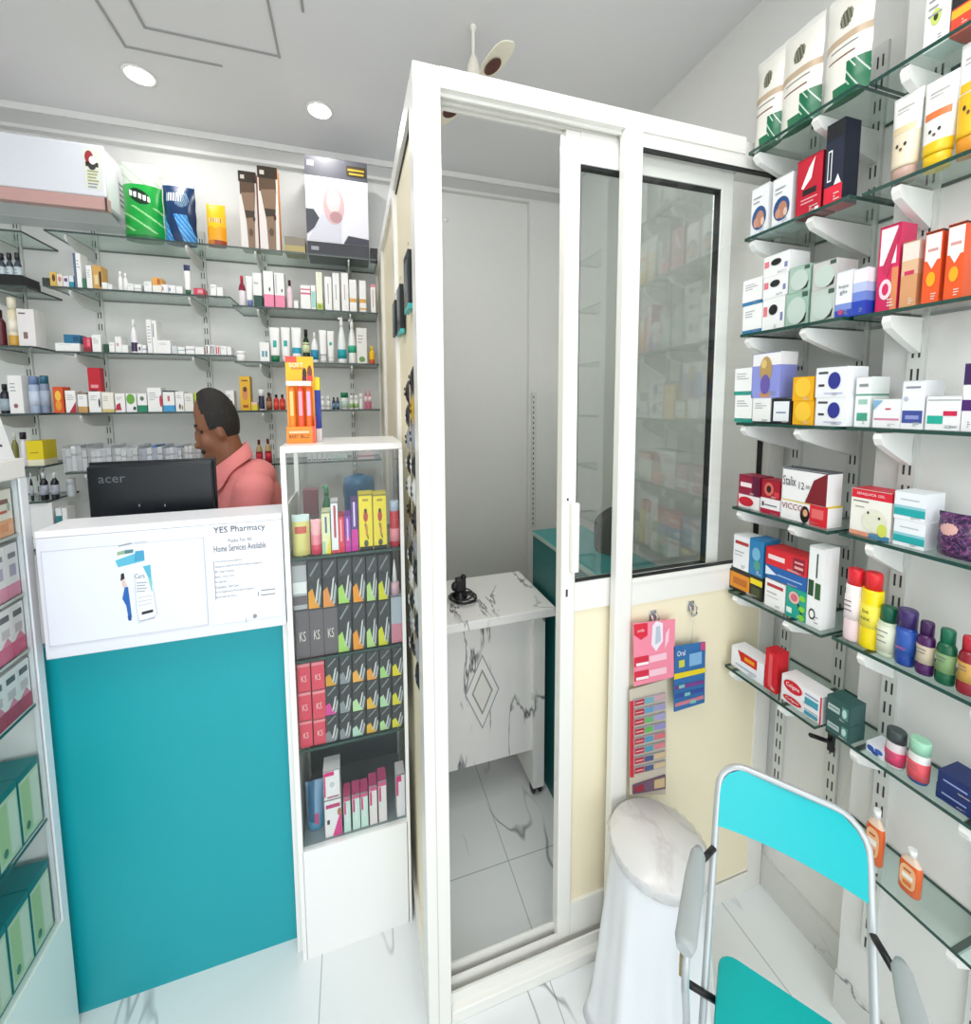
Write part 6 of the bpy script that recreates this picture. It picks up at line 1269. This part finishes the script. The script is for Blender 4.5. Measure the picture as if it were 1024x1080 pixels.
b.ell((.07, 0, .012), (.016, .045, .012), WHITE, HT); b.ell((.09, 0, -.03), (.012, .009, .03), WHITE, HT); b.ell((.1, 0, -.05), (.016, .017, .012), WHITE, HT)
b.ell((.078, 0, -.088), (.014, .026, .014), WHITE, HT); b.ell((-.02, 0, -.06), (.05, .052, .06), WHITE, HT)
for s in (-1, 1):
    b.ell((.055, s * .034, -.045), (.026, .022, .03), WHITE, HT); b.ell((-.012, s * .069, -.022), (.017, .008, .027), WHITE, HT)
caps(b, (.040, 0, 1.34), (.082, 0, 1.53), .058, .051)
TORSO = [((0, 0, 1.19), (.115, .175, .22)), ((.02, 0, .98), (.115, .155, .2)), ((0, 0, .85), (.10, .15, .13))]
for c_, r_ in TORSO: b.ell(c_, r_, WHITE)
b.ell((-.02, 0, 1.35), (.065, .13, .06), WHITE)
ARM = {1: [(-.01, .165, 1.325), (.04, .20, 1.08), (.235, .13, 1.035)], -1: [(-.01, -.165, 1.325), (.04, -.20, 1.08), (.235, -.13, 1.035)]}
for s in (-1, 1):
    A = ARM[s]; caps(b, A[0], A[1], .056, .042); caps(b, A[1], A[2], .04, .026)
    b.ell((.275, s * .12, 1.036), (.045, .034, .014), WHITE)
    for k, (dy, ln) in enumerate(((-.027, .05), (-.009, .06), (.009, .056), (.026, .044))):
        caps(b, (.305, s * .12 + dy, 1.038), (.305 + ln * .55, s * .12 + dy * 1.1, 1.040), .0085, .008); caps(b, (.305 + ln * .55, s * .12 + dy * 1.1, 1.040), (.305 + ln, s * .12 + dy * 1.15, 1.026), .008, .007)
    caps(b, (.262, s * (.12 - .03), 1.036), (.295, s * (.12 - .055), 1.028), .011, .008)
    caps(b, (0, s * .08, .84), (.012, s * .09, .46), .082, .056); caps(b, (.012, s * .09, .46), (-.01, s * .09, .09), .054, .038)
    b.ell((.05, s * .09, .035), (.12, .042, .035), WHITE)
body = remeshed(b, 'body', man, .0075, SKIN, 5)
# hair: back and top of the skull, receding at the forehead
b = MB(); nu, nv = 96, 64; vs = {}
def hpnt(i, j, k):
    th = PI * j / nv; a = 2 * PI * i / nu; d = Vector((math.sin(th) * math.cos(a), math.sin(th) * math.sin(a), math.cos(th)))
    rr = k * (1 + .006 * math.sin(a * 29 + j * 1.3))
    return HT @ (Vector((-.012, 0, .024)) + Vector((.091 * d.x * rr, .073 * d.y * rr, .102 * d.z * rr))), d
for i in range(nu):
    for j in range(nv):
        _, d = hpnt(i + .5, j + .5, 1)
        back = d.x < .1 and d.z > -.62; topp = d.z > .25 and d.x < .46 + .1 * abs(d.y); sideb = abs(d.y) > .72 and d.z > -.3 and d.x < .42
        if back or topp or sideb:
            q = [hpnt(i, j, 1.025)[0], hpnt(i, j + 1, 1.025)[0], hpnt(i + 1, j + 1, 1.025)[0], hpnt(i + 1, j, 1.025)[0]]; b.face(q, HAIR, True)
            q2 = [hpnt(i, j, .97)[0], hpnt(i + 1, j, .97)[0], hpnt(i + 1, j + 1, .97)[0], hpnt(i, j + 1, .97)[0]]; b.face(q2, HAIR, True)
bmesh.ops.remove_doubles(b.bm, verts=b.bm.verts, dist=.0004)
b.build('hair', man)
b = MB()
for s in (-1, 1): b.ell((.0735, s * .03, .017), (.009, .018, .005), HAIR, HT, 12, 6)
b.build('eyebrows', man)
b = MB()
for s in (-1, 1): b.ell((.0605, s * .031, -.007), (.008, .013, .006), M('#1c1512', .3), HT, 12, 8); 
b.build('eyes', man)
b = MB(); b.ell((.0815, 0, -.073), (.012, .029, .008), HAIR, HT, 14, 8); b.build('moustache', man)
b = MB(); g_ = .010
for c_, r_ in TORSO: b.ell(c_, tuple(v + g_ for v in r_), WHITE)
b.ell((-.02, 0, 1.35), (.078, .145, .068), WHITE); b.ell((.035, 0, 1.372), (.074, .085, .045), WHITE)
for s in (-1, 1):
    A = ARM[s]; caps(b, A[0], A[1], .07, .058); P2 = Vector(A[1]) + (Vector(A[2]) - Vector(A[1])) * .25; caps(b, A[1], P2, .057, .052)
shirt = remeshed(b, 'shirt', man, .008, SHIRT, 4)
b = MB(); rings = []
NA = 36
for lvl in range(4):
    rg = []
    for k in range(NA + 1):
        a = math.radians(18 + 324 * k / NA); fr_ = max(0, math.cos(a)) ** 3
        if lvl == 0: R_, z_ = .068, 1.405 - .03 * math.cos(a)
        elif lvl == 1: R_, z_ = .072, 1.46 - .05 * math.cos(a)
        elif lvl == 2: R_, z_ = .078, 1.462 - .052 * math.cos(a)
        else: R_, z_ = .098 + .014 * fr_, 1.412 - .05 * math.cos(a) - .04 * fr_
        if lvl == 3: z_ -= .042 * math.exp(-((abs(math.degrees(a) - 180) - 112) / 20) ** 2)
        rg.append((.066 + R_ * .86 * math.cos(a), R_ * .92 * math.sin(a), z_ - .026))
    rings.append(rg)
b.loft(rings, SHIRT, caps=(False, False), closed=False); b.loft([[(p[0] * .99, p[1] * .97, p[2] - .002) for p in r] for r in rings], SHIRT, caps=(False, False), closed=False); b.build('collar', man)
b = MB(); b.ell((0, 0, .86), (.112, .162, .10), WHITE)
for s in (-1, 1): caps(b, (0, s * .08, .84), (.012, s * .09, .46), .094, .07); caps(b, (.012, s * .09, .46), (-.01, s * .09, .07), .068, .056)
remeshed(b, 'trousers', man, .009, M('#33353d', .8), 4)
for s in (-1, 1):
    b = MB(); b.ell((.05, s * .09, .035), (.135, .052, .046), WHITE); b.box(-.075, .17, s * .09 - .045, s * .09 + .045, .0, .03, WHITE); remeshed(b, 'shoe', man, .008, M('#1d1a18', .5), 3)

# ------------------------------------------------------------------ labels of the goods
from collections import defaultdict
def words(t): return len(t.split())
grp = defaultdict(list)
for p in PROD: grp[(p[1], p[2])].append(p)
NTHW = ['first', 'second', 'third', 'fourth', 'fifth', 'sixth', 'seventh', 'eighth', 'ninth', 'tenth']
for (desc, ph), it in grp.items():
    it.sort(key=lambda p: p[3])
    for i, p in enumerate(it):
        lab = desc.rstrip(',') + ' ' + ph if len(it) == 1 else f'{desc.rstrip(",")}, {NTHW[i]} of {len(it)}, {ph}'
        p[0]['label'] = ' '.join(lab.split())
for o in bpy.data.objects:
    if '_top' in o: del o['_top']
_seen = {}
for o in bpy.data.objects:
    if o.parent is None and 'label' in o:
        if o['label'] in _seen: print('SAME LABEL', o['label'], o.name)
        if not 4 <= words(o['label']) <= 16: print('LABEL LENGTH', words(o['label']), o['label'])
        _seen[o['label']] = 1
